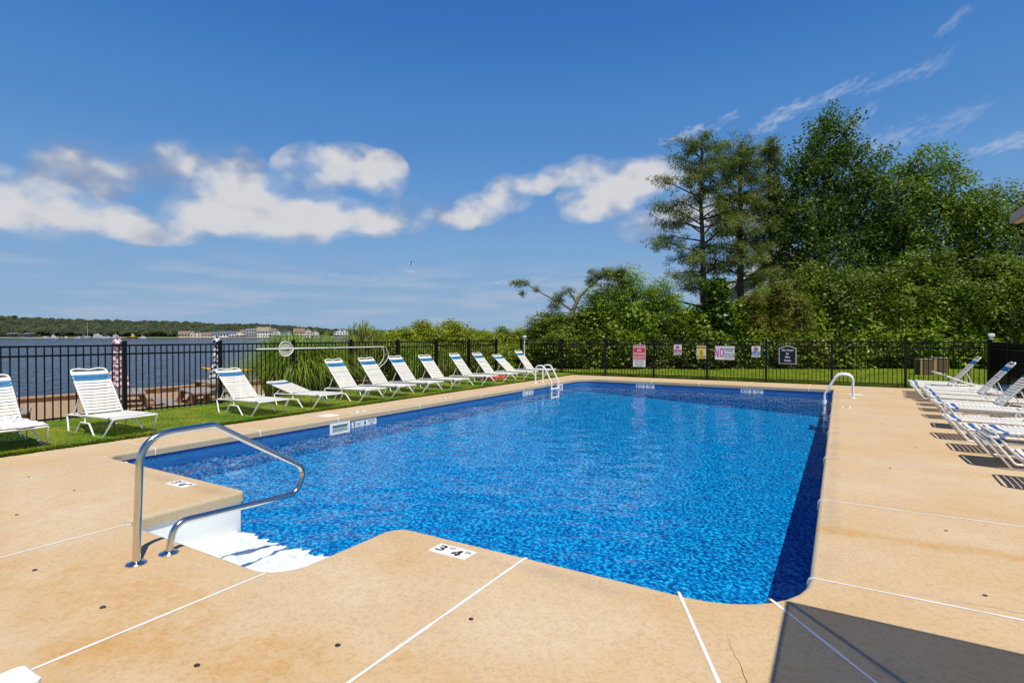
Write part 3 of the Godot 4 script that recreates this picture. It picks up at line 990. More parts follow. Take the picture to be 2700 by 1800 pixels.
# ---------------------------------------------------------------- far shore
func make_far_shore() -> void:
	# wooded rise behind the far bank: [x, z, height] along its crest
	var crest := [[-1190.0, -122.0, 41.0], [-1037.82, -214.8, 37.1], [-951.9, -266.6, 31.1], [-908.9, -292.5, 29.1], [-865.9, -318.5, 27.6], [-823.0, -344.4, 26.6], [-780.0, -370.3, 25.6], [-745.7, -391.0, 22.1], [-711.3, -411.8, 22.6], [-676.9, -432.5, 21.6], [-625.4, -463.6, 17.1], [-582.4, -489.5, 13.6], [-552.3, -507.7, 10.5], [-500.0, -560.0, 9.0], [-430.0, -640.0, 8.0]]
	var away := Vector3(-0.5165, 0, -0.8563)
	var hm := M.new()
	var shore_pts := []
	for k in crest.size():
		shore_pts.append(Vector3(crest[k][0], 0, crest[k][1]))
	for k in crest.size() - 1:
		var a: Vector3 = shore_pts[k]
		var b: Vector3 = shore_pts[k + 1]
		var rows := [[-38.0, -1.35], [-34.0, -0.4], [-20.0, 0.8], [0.0, 2.0], [60.0, 0.45], [140.0, 0.5], [700.0, 0.3]]
		for r in rows.size() - 1:
			var h1 := func(row: Array, hh: float) -> float:
				return row[1] if row[0] < 50.0 else (hh - 9.0) * 0.9 * row[1] * 2.0
			var n := Vector3(0, 1, 0)
			hm.quad(a + away * rows[r][0] + Vector3.UP * h1.call(rows[r], crest[k][2]), b + away * rows[r][0] + Vector3.UP * h1.call(rows[r], crest[k + 1][2]), b + away * rows[r + 1][0] + Vector3.UP * h1.call(rows[r + 1], crest[k + 1][2]), a + away * rows[r + 1][0] + Vector3.UP * h1.call(rows[r + 1], crest[k][2]), n)
	struct("hill", hm, mat(0.10, 0.125, 0.035, 1.0), "low far bank with marsh grass rising to a wooded hill")
	# sandy strip at the marsh end of the bank
	var bm := M.new()
	bm.quad(Vector3(-1000, -0.9, -192), Vector3(-862, -0.95, -274), Vector3(-866, -0.2, -281), Vector3(-1004, -0.2, -200), Vector3.UP)
	struct("far_shore", bm, mat(0.36, 0.27, 0.13, 1.0), "pale sandy strip along the far bank")

	# far wood: lumpy crowns, thousands of them
	var crown := M.new()
	rng.seed = 12
	for k in 46:
		var d := Vector3(rng.randfn(), absf(rng.randfn()) * 0.9 + 0.05, rng.randfn()).normalized()
		var p := d * Vector3(1.0, 0.85, 1.0) * rng.randf_range(0.72, 1.0)
		var u := d.cross(Vector3(rng.randfn(), rng.randfn(), rng.randfn())).normalized() * rng.randf_range(0.25, 0.42)
		var w := u.cross(d).normalized() * rng.randf_range(0.22, 0.4)
		var nn := (d + Vector3(rng.randfn(), rng.randfn(), rng.randfn()) * 0.2).normalized()
		crown.tri(p - u, p + w, p + u, nn, nn, nn)
		crown.tri(p - u, p - w, p + u, nn, nn, nn)
	# a closed core so that the crown is not see-through
	crown.lathe(Vector3(0, -0.5, 0), [Vector2(0.35, 0.0), Vector2(0.72, 0.4), Vector2(0.74, 0.75), Vector2(0.5, 1.1), Vector2(0.0, 1.25)], 7)
	var mm := MultiMesh.new()
	mm.transform_format = MultiMesh.TRANSFORM_3D
	mm.use_colors = true
	mm.mesh = crown.mesh()
	var list := []
	for k in 5200:
		var t := rng.randf() * (crest.size() - 1.001)
		var i := int(t)
		var a: Vector3 = (shore_pts[i] as Vector3).lerp(shore_pts[i + 1], t - i)
		var top: float = lerpf(crest[i][2], crest[i + 1][2], t - i) * 0.88
		var back := rng.randf()
		back = back * back * 0.4 + back * 0.6
		var r := rng.randf_range(3.2, 6.6)
		# houses keep the bank free further along
		var start := -16.0 if a.x < -735.0 else 8.0
		var y := lerpf(5.0 if rng.randf() > 0.3 else 2.8, top * (1.0 + 96.0 / 720.0) - r * 1.25, pow(back, 0.75)) + rng.randf_range(-2.2, 0.9)
		list.append([a + away * lerpf(start, 96.0, back) + Vector3.UP * y, r])
	mm.instance_count = list.size()
	for k in list.size():
		var r: float = list[k][1]
		mm.set_instance_transform(k, Transform3D(Basis(Vector3.UP, rng.randf() * TAU).scaled(Vector3(r * rng.randf_range(0.85, 1.25), r * rng.randf_range(0.8, 1.05), r * rng.randf_range(0.85, 1.25))), list[k][0]))
		var b := rng.randf_range(0.5, 1.1)
		var yl := rng.randf()
		mm.set_instance_color(k, Color(0.034 + 0.022 * yl, 0.054 + 0.02 * yl, 0.021) * b)
	var wood := MultiMeshInstance3D.new()
	wood.name = "far_woods"
	wood.multimesh = mm
	var fm := mat(1, 1, 1, 0.9)
	fm.vertex_color_use_as_albedo = true
	wood.material_override = fm
	add_child(wood)
	tag(wood, "dark green woods on the far side of the river", "woods", "", "stuff")

	# waterfront houses: x, z, width, wall height, ridge height, wall, roof, floors, kind, label
	var ct := Color(0.56, 0.46, 0.37)
	var cw := Color(0.74, 0.72, 0.68)
	var cc := Color(0.70, 0.64, 0.55)
	var cg := Color(0.30, 0.36, 0.42)
	var rb := Color(0.19, 0.145, 0.115)
	var rg := Color(0.17, 0.16, 0.15)
	var rn := Color(0.10, 0.12, 0.17)
	var hs := [
		[-721.2, -382.4, 15.0, 3.6, 7.6, ct, rb, 1, 0, "tan bungalow with brown roof half hidden by bushes beside the marsh"],
		[-712.8, -387.5, 8.0, 4.0, 8.6, cw, rb, 1, 1, "small white gabled bungalow beside the tan bungalow by the marsh"],
		[-706.5, -391.0, 11.5, 3.6, 7.6, cc, rb, 1, 1, "cream gabled bungalow with brown roof facing the marsh"],
		[-697.8, -396.6, 12.7, 2.8, 5.8, cc, rb, 1, 0, "long low tan house with brown roof beside the marsh end"],
		[-687.6, -402.7, 9.3, 4.0, 6.6, cw, rn, 1, 0, "white house with slate blue roof at the marsh end of the row"],
		[-678.6, -408.1, 10.5, 4.4, 7.6, cw, rn, 1, 0, "wide white house with dark blue roof panels on the waterfront"],
		[-668.8, -413.6, 10.0, 4.6, 7.6, cw, rn, 2, 0, "white two floor house with dark roof and porch posts"],
		[-660.6, -417.6, 8.6, 5.6, 8.4, Color(0.78, 0.72, 0.62), rb, 2, 1, "white gabled house with arched porch between longer white houses"],
		[-657.6, -423.4, 12.0, 6.0, 9.2, ct, rb, 2, 0, "tan house set back behind the white gabled porch house"],
		[-646.4, -424.5, 12.2, 8.6, 10.6, cg, rg, 3, 2, "blue grey three floor house with stacked white balconies"],
		[-632.3, -432.5, 15.1, 7.4, 12.6, Color(0.72, 0.74, 0.72), Color(0.26, 0.22, 0.17), 2, 0, "largest white house with broad grey brown roof and blue awning"],
		[-626.1, -441.0, 8.0, 7.6, 11.0, ct, rb, 2, 0, "tan house with brown roof rising behind the largest white house"],
		[-617.3, -440.2, 12.6, 5.8, 9.6, cw, rg, 2, 1, "ornate white house with pointed gable and deck"],
		[-601.2, -443.0, 12.0, 5.4, 9.0, cg, rg, 2, 1, "grey shingled house with dark roof beside the ornate white house"],
		[-587.4, -451.3, 12.5, 6.4, 11.0, cc, Color(0.21, 0.14, 0.11), 2, 0, "cream house with red brown roof seen above the tall grass clump"],
		[-578.2, -458.0, 9.0, 7.0, 11.2, cw, Color(0.21, 0.14, 0.11), 2, 1, "white gabled house with red brown roof above the tall grass clump"],
		[-570.0, -462.0, 8.6, 5.6, 9.2, cw, rg, 2, 1, "white house with arched window beside the pine shrub"],
		[-540.7, -479.5, 18.8, 6.6, 11.2, Color(0.6, 0.62, 0.62), rg, 2, 1, "big grey and white gabled house just beyond the pine shrub"]]
	var glass := mat(0.02, 0.03, 0.045, 0.08)
	for h in hs:
		var p := Vector3(h[0] * 0.975, 0.1, h[1] * 0.975)
		var facing := atan2(-h[0], -h[1])
		house(p, facing, h, glass)
	# a small cluster on the low land farther down the river
	var fh := M.new()
	fh.quad(Vector3(-1300, 0.5, -1120), Vector3(-860, 0.5, -1360), Vector3(-960, 0.5, -1560), Vector3(-1400, 0.5, -1320), Vector3.UP)
	fh.quad(Vector3(-1300, 0.5, -1120), Vector3(-860, 0.5, -1360), Vector3(-860, -1.4, -1358), Vector3(-1300, -1.4, -1118), Vector3(0.5, 0, 0.85))
	struct("far_land", fh, mat(0.09, 0.12, 0.04, 1.0), "thin strip of low land far down the river")
	var fm2 := MultiMesh.new()
	fm2.transform_format = MultiMesh.TRANSFORM_3D
	fm2.use_colors = true
	fm2.mesh = mm.mesh
	fm2.instance_count = 500
	for k in 500:
		var t := rng.randf()
		var r := rng.randf_range(4, 7.5)
		fm2.set_instance_transform(k, Transform3D(Basis(Vector3.UP, rng.randf() * TAU).scaled(Vector3(r * 1.3, r, r * 1.3)), Vector3(lerpf(-1290, -870, t), rng.randf_range(2, 7), lerpf(-1160, -1390, t)) + away * rng.randf_range(10, 60)))
		fm2.set_instance_color(k, Color(0.05, 0.075, 0.035) * rng.randf_range(0.8, 1.3))
	var w2 := MultiMeshInstance3D.new()
	w2.name = "distant_woods"
	w2.multimesh = fm2
	w2.material_override = fm
	add_child(w2)
	tag(w2, "thin distant tree line beyond the pine shrub", "woods", "", "stuff")
	var k2 := 0
	for q in [[-1128.0, -1186.0, "white", cw], [-1114.0, -1196.0, "pink roofed", ct], [-1103.0, -1203.0, "cream", cc]]:
		house(Vector3(q[0], 0.2, q[1]), 0.68, [0, 0, 11.0, 5.0, 8.4, q[3], rb, 1, k2 % 2, "tiny %s house on the distant strip of land" % q[2]], glass)
		k2 += 1

	make_boats()

func house(p: Vector3, facing: float, h: Array, glass: Material) -> void:
	var o := thing("waterfront_house", h[9], "house", p, facing, "houses along the far bank")
	var w: float = h[2]
	var wh: float = h[3]
	var rh: float = h[4]
	var d := w * 0.8
	var wc: Color = h[5]
	var wallm := mat(wc.r, wc.g, wc.b, 0.8)
	var m := M.new()
	m.box(Vector3(0, wh * 0.5, -d * 0.5), Vector3(w, wh, d))
	var gable: bool = h[8] == 1
	if gable:
		for z in [-0.02, -d + 0.02]:
			m.flat(Vector3(-w * 0.5, wh, z), Vector3(w * 0.5, wh, z), Vector3(0, rh, z), Vector3(0, 0, 1 if z > -1 else -1))
	else:
		for x in [-w * 0.5 + 0.02, w * 0.5 - 0.02]:
			m.flat(Vector3(x, wh, 0), Vector3(x, wh, -d), Vector3(x, rh, -d * 0.5), Vector3(signf(x), 0, 0))
	obj("wall", m, wallm, o)
	var rm := M.new()
	var rc: Color = h[6]
	var e := 0.5
	if gable:
		for s in [-1.0, 1.0]:
			var a := Vector3(s * (w * 0.5 + e), wh - e * (rh - wh) / (w * 0.5), e)
			var b := Vector3(0, rh + 0.02, e)
			var nn := Vector3(s * (rh - wh), w * 0.5, 0).normalized()
			for t in [0.0, 0.22]:
				rm.quad(a + nn * t, b + nn * t, b + nn * t + Vector3(0, 0, -d - 2 * e), a + nn * t + Vector3(0, 0, -d - 2 * e), nn if t > 0 else -nn)
			rm.quad(a, b, b + nn * 0.22, a + nn * 0.22, Vector3(0, 0, 1))
	else:
		for s in [0.0, 1.0]:
			var z0 := e if s == 0.0 else -d - e
			var a := Vector3(-w * 0.5 - e, wh - e * (rh - wh) / (d * 0.5), z0)
			var b := Vector3(-w * 0.5 - e, rh + 0.02, -d * 0.5)
			var nn := Vector3(0, d * 0.5, (rh - wh) * (1.0 if s == 0.0 else -1.0)).normalized()
			var sx := Vector3(w + 2 * e, 0, 0)
			for t in [0.0, 0.22]:
				rm.quad(a + nn * t, b + nn * t, b + nn * t + sx, a + nn * t + sx, nn if t > 0 else -nn)
			rm.quad(a, a + sx, a + sx + nn * 0.22, a + nn * 0.22, Vector3(0, -0.3, 1 if s == 0.0 else -1))
	obj("roof", rm, mat(rc.r, rc.g, rc.b, 0.9), o)
	var fl: int = h[7]
	var cols := maxi(2, int(w / 2.9))
	for f in fl:
		var fhh := wh / fl
		for k in cols:
			var wm := M.new()
			wm.box(Vector3(0, 0, 0), Vector3(w / cols * 0.5, fhh * 0.5, 0.12))
			obj("window", wm, glass, o, Vector3(-w * 0.5 + w / cols * (k + 0.5), fhh * (f + 0.52), 0.03))
		if h[8] == 2 or (f == fl - 1 and fl == 2 and int(w) % 2 == 0):
			var bm := M.new()
			bm.box(Vector3(0, fhh * f + 0.05, 1.0), Vector3(w * 0.96, 0.25, 2.0))
			bm.box(Vector3(0, fhh * f + 1.0, 1.95), Vector3(w * 0.96, 0.14, 0.1))
			for k in 5:
				bm.box(Vector3(lerpf(-w * 0.46, w * 0.46, k / 4.0), fhh * f + fhh * 0.5, 1.9), Vector3(0.22, fhh, 0.22))
			obj("balcony", bm, mt.white_paint, o)
	if gable:
		var am := M.new()
		am.box(Vector3(0, wh + (rh - wh) * 0.35, 0.04), Vector3(w * 0.16, (rh - wh) * 0.36, 0.1))
		obj("attic_window", am, glass, o)
	elif w > 11.0:
		var km := M.new()
		km.box(Vector3(w * 0.28, rh + 0.2, -d * 0.5), Vector3(0.9, 2.2, 0.9))
		obj("chimney", km, mat(0.4, 0.27, 0.2, 0.9), o)
	var pm := M.new()
	pm.box(Vector3(0, -0.3, 1.5), Vector3(w * 1.05, 0.9, 3.0))
	obj("terrace", pm, mat(0.55, 0.47, 0.38, 0.9), o)

func hull(m: M, l: float, b: float, h: float) -> void:
	# a boat's hull along x with a pointed, raised bow
	var st := []
	for i in 9:
		var t := i / 8.0
		var wid := b * 0.5 * (1.0 - pow(t, 3.2)) * (0.92 + 0.08 * sin(t * 3.0))
		var sheer := h * (0.82 + 0.38 * t * t)
		var x := lerpf(-l * 0.5, l * 0.5, t)
		st.append([Vector3(x, sheer, wid), Vector3(x - 0.06 * l * t, 0.0, wid * 0.72), Vector3(x - 0.06 * l * t, 0.0, -wid * 0.72), Vector3(x, sheer, -wid)])
	for i in 8:
		for k in 3:
			var a: Vector3 = st[i][k]
			var c: Vector3 = st[i + 1][k + 1]
			var e: Vector3 = st[i][k + 1]
			var f: Vector3 = st[i + 1][k]
			var nn := (f - a).cross(e - a).normalized()
			if nn.dot(Vector3(0, -0.1 if k == 1 else 0.0, 1.0 - k)) < 0: nn = -nn
			m.quad(a, f, c, e, nn)
		m.quad(st[i][0], st[i + 1][0], st[i + 1][3], st[i][3], Vector3.UP)
	m.quad(st[0][0], st[0][1], st[0][2], st[0][3], Vector3.LEFT)

func make_boats() -> void:
	var glass := mat(0.02, 0.03, 0.045, 0.1)
	var gel := mat(0.80, 0.79, 0.77, 0.3)
	# x, z, length, height, kind, turn, label
	var bs := [
		[-870.8, -268.8, 6.4, 0.9, 0, 0.3, "low white open boat nearest the sandy strip on the far bank"],
		[-864.9, -272.4, 5.8, 0.9, 0, -0.2, "low white open boat between two others near the sandy strip"],
		[-858.8, -276.1, 6.6, 1.0, 0, 0.2, "low white open boat moored next to the white cabin cruiser"],
		[-851.1, -280.7, 9.5, 1.5, 1, 0.5, "white cabin cruiser with open stern beside the small open boats"],
		[-842.2, -286.1, 9.8, 1.7, 2, 0.2, "white flybridge boat between cabin cruiser and dock pilings"],
		[-829.2, -293.9, 7.4, 1.4, 1, -0.3, "short white cabin boat moored at the dock pilings"],
		[-816.2, -301.8, 8.2, 1.4, 3, 0.3, "white boat with a blue canvas top beside the sailing yacht"],
		[-806.3, -307.8, 13.6, 1.5, 4, 0.15, "white sailing yacht with a tall bare mast"],
		[-795.1, -314.5, 18.5, 2.2, 2, 0.1, "largest white motor yacht with raked bow and antennas"],
		[-784.8, -320.7, 9.4, 1.6, 3, 0.2, "white boat with blue trim behind the largest motor yacht"],
		[-775.7, -326.2, 13.3, 1.9, 2, 0.1, "long white motor yacht seen behind the pink striped umbrella"],
		[-757.0, -337.5, 13.4, 1.3, 5, 0.0, "work boat with yellow house on a dark red barge hull"],
		[-746.6, -343.7, 8.4, 1.6, 1, 0.2, "white cruiser with a radar mast beside the yellow work boat"]]
	for b in bs:
		var l: float = b[2]
		var h: float = b[3]
		var o := thing("moored_boat", b[6], "boat", Vector3(b[0] * 0.978, -1.35, b[1] * 0.978), deg_to_rad(31.1) + b[5], "boats moored along the far bank")
		var hmsh := M.new()
		hull(hmsh, l, l * 0.28, h)
		obj("hull", hmsh, mat(0.16, 0.04, 0.03, 0.6) if b[4] == 5 else gel, o)
		var cm := M.new()
		if b[4] in [1, 2, 3, 4]:
			cm.cbox(Vector3(l * 0.02, h * 1.35, 0), Vector3(l * 0.42, h * 0.95, l * 0.18), 0.2)
			obj("cabin", cm, gel, o)
			var wm := M.new()
			wm.box(Vector3(l * 0.02, h * 1.45, 0), Vector3(l * 0.36, h * 0.4, l * 0.185))
			obj("cabin_window", wm, glass, o)
		if b[4] == 2:
			var um := M.new()
			um.cbox(Vector3(-l * 0.05, h * 2.2, 0), Vector3(l * 0.26, h * 0.7, l * 0.15), 0.15)
			obj("flybridge", um, gel, o)
			var wm := M.new()
			wm.box(Vector3(-l * 0.05, h * 2.25, 0), Vector3(l * 0.22, h * 0.3, l * 0.155))
			obj("cabin_window", wm, glass, o)
			var am := M.new()
			for s in [-1, 1]:
				am.tube([Vector3(-l * 0.02, h * 2.4, s * 0.5), Vector3(l * 0.10, h * 4.0, s * 0.9)], 0.06, 0.03, 5)
			obj("antenna", am, gel, o)
		if b[4] == 3:
			var tm := M.new()
			tm.cbox(Vector3(-l * 0.12, h * 2.0, 0), Vector3(l * 0.42, h * 0.5, l * 0.2), 0.15)
			obj("canvas_top", tm, mat(0.03, 0.08, 0.25, 0.8), o)
		if b[4] == 4:
			var mm := M.new()
			mm.tube([Vector3(0.5, h, 0), Vector3(0.5, 19.5, 0)], 0.16, 0.10, 6)
			obj("mast", mm, gel, o)
			var sm := M.new()
			sm.tube([Vector3(-l * 0.45, h, 0), Vector3(0.5, 19.2, 0)], 0.05, 0.05, 4)
			sm.tube([Vector3(-l * 0.28, h, 0.5), Vector3(0.5, 14.0, 0)], 0.05, 0.05, 4)
			obj("stay", sm, gel, o)
			var bo := M.new()
			bo.tube([Vector3(0.5, 2.8, 0), Vector3(-5.0, 2.7, 0)], 0.22, 0.18, 6)
			obj("boom", bo, mat(0.05, 0.08, 0.2, 0.8), o)
		if b[4] == 5:
			cm.cbox(Vector3(0, h * 2.0, 0), Vector3(l * 0.3, h * 1.9, l * 0.2), 0.2)
			obj("deckhouse", cm, mat(0.65, 0.36, 0.03, 0.6), o)
			var um := M.new()
			um.cbox(Vector3(-0.4, h * 3.5, 0), Vector3(l * 0.18, h * 1.3, l * 0.15), 0.2)
			obj("wheelhouse", um, gel, o)
			var wm := M.new()
			wm.box(Vector3(-0.4, h * 3.6, 0), Vector3(l * 0.16, h * 0.6, l * 0.155))
			obj("cabin_window", wm, glass, o)
		if b[6].contains("radar"):
			var mm := M.new()
			mm.tube([Vector3(-0.5, h * 1.8, 0), Vector3(-0.5, h * 4.2, 0)], 0.12, 0.06, 5)
			mm.box(Vector3(-0.5, h * 3.0, 0), Vector3(0.3, 0.25, 2.4))
			obj("radar_mast", mm, gel, o)
	# dock with pilings among the boats
	var dk := thing("boat_dock", "grey wooden dock on pilings among the moored boats", "dock", Vector3(-806, -1.3, -291.5), deg_to_rad(31.1))
	var pl := M.new()
	pl.box(Vector3(0, 0.9, -3), Vector3(60, 0.25, 2.2))
	obj("walkway", pl, mt.grey_wood, dk)
	for k in 16:
		var pm := M.new()
		pm.tube([Vector3(0, -1, 0), Vector3(0, 3.2, 0)], 0.22, 0.2, 6)
		obj("piling", pm, mat(0.55, 0.5, 0.44, 0.9), dk, Vector3(-29 + k * 3.85, 0, -1.8))
	# blue framed shelters on the marsh
	for q in [[-893.5, -262.0, 12.8, "blue framed shelter with flat white roof on the marsh"], [-879.0, -272.0, 8.0, "smaller blue framed shelter with white roof between marsh trees"]]:
		var sh := thing("beach_shelter", q[3], "shelter", Vector3(q[0], 0.2, q[1]), deg_to_rad(31.1))
		var fr := M.new()
		for x in [-0.5, -0.17, 0.17, 0.5]:
			for z in [0.0, -4.0]:
				fr.box(Vector3(x * q[2], 2.3, z), Vector3(0.5, 4.6, 0.5))
		obj("frame", fr, mat(0.05, 0.16, 0.34, 0.6), sh)
		var rf := M.new()
		rf.box(Vector3(0, 4.75, -2), Vector3(q[2] + 1.0, 0.4, 5.2))
		obj("roof", rf, mt.white_paint, sh)
	# channel markers: white poles standing in the river
	for q in [[-126.0, -198.0, 4.6, "white channel pole just left of the leaning cedar"], [-49.0, -180.0, 7.0, "white mast seen through the gap beside the first tall cedar"], [-44.0, -182.0, 9.5, "taller white mast beside the trunk of the first tall cedar"]]:
		var pm := M.new()
		pm.tube([Vector3(0, -2.5, 0), Vector3(0, q[2], 0)], 0.3, 0.26, 8)
		pm.box(Vector3(0, -1.0, 0), Vector3(1.6, 0.8, 1.6))
		tag(obj("channel_pole", pm, mt.white_paint, self, Vector3(q[0], 0, q[1])), (q[3] as String).replace("just left of", "beside"), "pole")

# ---------------------------------------------------------------- fences
func fence_run(label: String, a: Vector3, b: Vector3, first: float, gap: float, screen := false) -> Node3D:
	var d := (b - a)
	var len_ := d.length()
	var o := thing("picket_fence", label, "fence", a, atan2(-d.z, d.x))
	# along local +x
	var post := M.new()
	post.box(Vector3(0, 0.70, 0), Vector3(0.064, 1.40, 0.064))
	var post_m := post.mesh()
	var cap := M.new()
	cap.lathe(Vector3(0, 1.40, 0), [Vector2(0.052, 0.0), Vector2(0.052, 0.012), Vector2(0.03, 0.03), Vector2(0.0, 0.036)], 4, Basis(Vector3.UP, PI / 4))
	var cap_m := cap.mesh()
	var foot := M.new()
	foot.cbox(Vector3(0, 0.008, 0), Vector3(0.11, 0.016, 0.11), 0.006)
	var foot_m := foot.mesh()
	var picket := M.new()
	picket.box(Vector3(0, 0.70, 0), Vector3(0.018, 1.26, 0.018))
	var picket_m := picket.mesh()
	var posts := []
	var x := first
	while x <= len_ + 0.02:
		posts.append(x)
		x += gap
	for p in posts:
		var po := obj("post", post_m, mt.fence, o, Vector3(p, 0, 0))
		obj("post_cap", cap_m, mt.fence, po)
		obj("base_plate", foot_m, mt.fence, po)
	for i in posts.size() - 1:
		var x0: float = posts[i] + 0.032
		var x1: float = posts[i + 1] - 0.032
		for y in [1.345, 1.185, 0.10]:
			var r := M.new()
			r.box(Vector3((x0 + x1) * 0.5, y, 0), Vector3(x1 - x0, 0.032, 0.030))
			obj("rail", r, mt.fence, o)
		var cnt := 16
		for k in cnt:
			obj("picket", picket_m, mt.fence, o, Vector3(lerpf(x0, x1, (k + 0.5) / cnt), 0, 0))
		if screen:
			var s := M.new()
			var segs := 24
			for k in segs:
				var u0 := lerpf(x0 - 0.03, x1 + 0.03, float(k) / segs)
				var u1 := lerpf(x0 - 0.03, x1 + 0.03, float(k + 1) / segs)
				var z0 := -0.04 + sin(k * 1.7) * 0.006
				var z1 := -0.04 + sin((k + 1) * 1.7) * 0.006
				for t in [0.0, 0.004]:
					s.quad(Vector3(u0, 0.52, z0 - t), Vector3(u1, 0.52, z1 - t), Vector3(u1, 1.36, z1 - t), Vector3(u0, 1.36, z0 - t), Vector3(0, 0, 1.0 if t == 0.0 else -1.0))
			obj("privacy_screen", s, mt.screen, o)
	return o

func make_fences() -> void:
	fence_run("black metal picket fence between the grass strip and the beach", Vector3(-11.55, 0, 0.55), Vector3(-11.55, 0, -19.68), 0.0, 1.85)
	fence_run("black metal picket fence hung with warning signs across the far end", Vector3(-11.42, 0, -19.66), Vector3(3.56, 0, -19.66), 0.0, 1.8675)
	fence_run("black picket fence with dark privacy screen behind the loungers on the deck", Vector3(3.54, 0, -19.55), Vector3(3.54, 0, -1.0), 0.02, 1.85, true)

# ---------------------------------------------------------------- house behind the trees
func make_house() -> void:
	var o := thing("sided_house", "grey clapboard house with white gable trim half hidden by the tall trees", "house", Vector3(-3.53, -0.1, -42.3), deg_to_rad(16.0))
	var w := 8.4
	var wh := 4.6
	var rh := 7.7
	var d := 9.0
	var m := M.new()
	m.box(Vector3(0, wh * 0.5, -d * 0.5), Vector3(w, wh, d))
	m.flat(Vector3(-w * 0.5, wh, 0), Vector3(w * 0.5, wh, 0), Vector3(0, rh, 0), Vector3(0, 0, 1))
	obj("wall", m, mat(0.33, 0.37, 0.40, 0.8), o)
	var sd := M.new()
	var y := 0.1
	while y < rh - 0.25:
		var hw := w * 0.5 if y < wh else w * 0.5 * (rh - y) / (rh - wh)
		sd.quad(Vector3(-hw, y, 0.035), Vector3(hw, y, 0.035), Vector3(hw, y + 0.17, 0.01), Vector3(-hw, y + 0.17, 0.01), Vector3(0, 0.14, 1).normalized())
		sd.quad(Vector3(-hw, y, 0.035), Vector3(hw, y, 0.035), Vector3(hw, y, 0.005), Vector3(-hw, y, 0.005), Vector3.DOWN)
		y += 0.17
	var s := obj("siding", sd, mat(0.36, 0.40, 0.43, 0.7), o)
	s.set_meta("kind", "stuff")
	var rm := M.new()
	var tm := M.new()
	for sg in [-1.0, 1.0]:
		var a := Vector3(sg * (w * 0.5 + 0.5), wh - 0.37, 0.5)
		var b := Vector3(0, rh + 0.05, 0.5)
		var nn := Vector3(sg * (rh - wh), w * 0.5, 0).normalized()
		for t in [0.0, 0.16]:
			rm.quad(a + nn * t, b + nn * t, b + nn * t + Vector3(0, 0, -d - 1), a + nn * t + Vector3(0, 0, -d - 1), nn if t > 0 else -nn)
		var q := Vector3(0, -0.26, 0.015)
		var z := Vector3(0, 0, 0.015)
		tm.quad(a + nn * 0.18 + z, b + nn * 0.18 + z, b + q, a + q, Vector3(0, 0, 1))
		tm.quad(a + q, b + q, b + q + Vector3(0, 0, -0.5), a + q + Vector3(0, 0, -0.5), Vector3(-sg, -1, 0).normalized())
	obj("roof", rm, mat(0.13, 0.125, 0.12, 0.95), o)
	obj("gable_trim", tm, mt.white_paint, o)
	var glass := mat(0.02, 0.03, 0.04, 0.06)
	for q in [[-2.6, 3.1], [2.4, 3.1], [-2.6, 1.2], [2.4, 1.2], [0.0, 5.4]]:
		var fm := M.new()
		for e in [[0.0, 0.62, 1.1, 0.12], [0.0, -0.62, 1.1, 0.12], [-0.5, 0.0, 0.1, 1.2], [0.5, 0.0, 0.1, 1.2], [0.0, 0.0, 0.9, 0.06]]:
			fm.box(Vector3(e[0], e[1], 0.06), Vector3(e[2], e[3], 0.08))
		var wn := obj("window", fm, mt.white_paint, o, Vector3(q[0], q[1], 0.02))
		var gm := M.new()
		gm.box(Vector3(0, 0, 0.035), Vector3(0.92, 1.14, 0.02))
		obj("pane", gm, glass, wn)

# ---------------------------------------------------------------- plants
var clump := {}

func leafy(seed_: int, count: int, radius: float, l: float, w: float, fold: float, droop := 0.0, flatten := 0.8) -> ArrayMesh:
	rng.seed = seed_
	var m := M.new()
	for k in count:
		var d := Vector3(rng.randfn(), rng.randfn(), rng.randfn()).normalized()
		var p := d * radius * pow(rng.randf(), 0.5) * Vector3(1, flatten, 1)
		var ax := (Vector3(rng.randfn(), rng.randfn() * 0.5 - droop, rng.randfn()) + d * 0.7).normalized()
		var up := (Vector3(rng.randfn() * 0.5, 1.0, rng.randfn() * 0.5) + d * 0.3).normalized()
		var sd := ax.cross(up).normalized()
		up = sd.cross(ax).normalized()
		var ll := l * rng.randf_range(0.7, 1.25)
		var ww := w * rng.randf_range(0.7, 1.25) * 0.5
		var mid := p + ax * ll * 0.45
		var a := mid + sd * ww + up * fold * ww
		var b := mid - sd * ww + up * fold * ww
		var tip := p + ax * ll - up * fold * ww * 0.6
		var b0 := rng.randf_range(0.75, 1.2)
		m.tint = Color(b0, b0, b0 * 0.9, 1)
		var n1 := (up - sd * fold).normalized()
		var n2 := (up + sd * fold).normalized()
		m.tri(p, a, tip, n1, n1, n1)
		m.tri(p, b, tip, n2, n2, n2)
	return m.mesh()

func needles(seed_: int) -> ArrayMesh:
	# upright pine candle with needles all round
	rng.seed = seed_
	var m := M.new()
	for k in 90:
		var t := rng.randf()
		var a := rng.randf() * TAU
		var o := Vector3(cos(a), 0, sin(a))
		var p := Vector3(0, t * 0.42, 0)
		var tip := p + (o * (0.75 - 0.5 * t) + Vector3.UP * (0.5 + t)).normalized() * 0.13
		var sd := o.cross(Vector3.UP) * 0.006
		var b0 := rng.randf_range(0.7, 1.3)
		m.tint = Color(b0, b0, b0, 1)
		var nn := (o + Vector3.UP * 0.4).normalized()
		m.tri(p - sd, p + sd, tip, nn, nn, nn)
	return m.mesh()

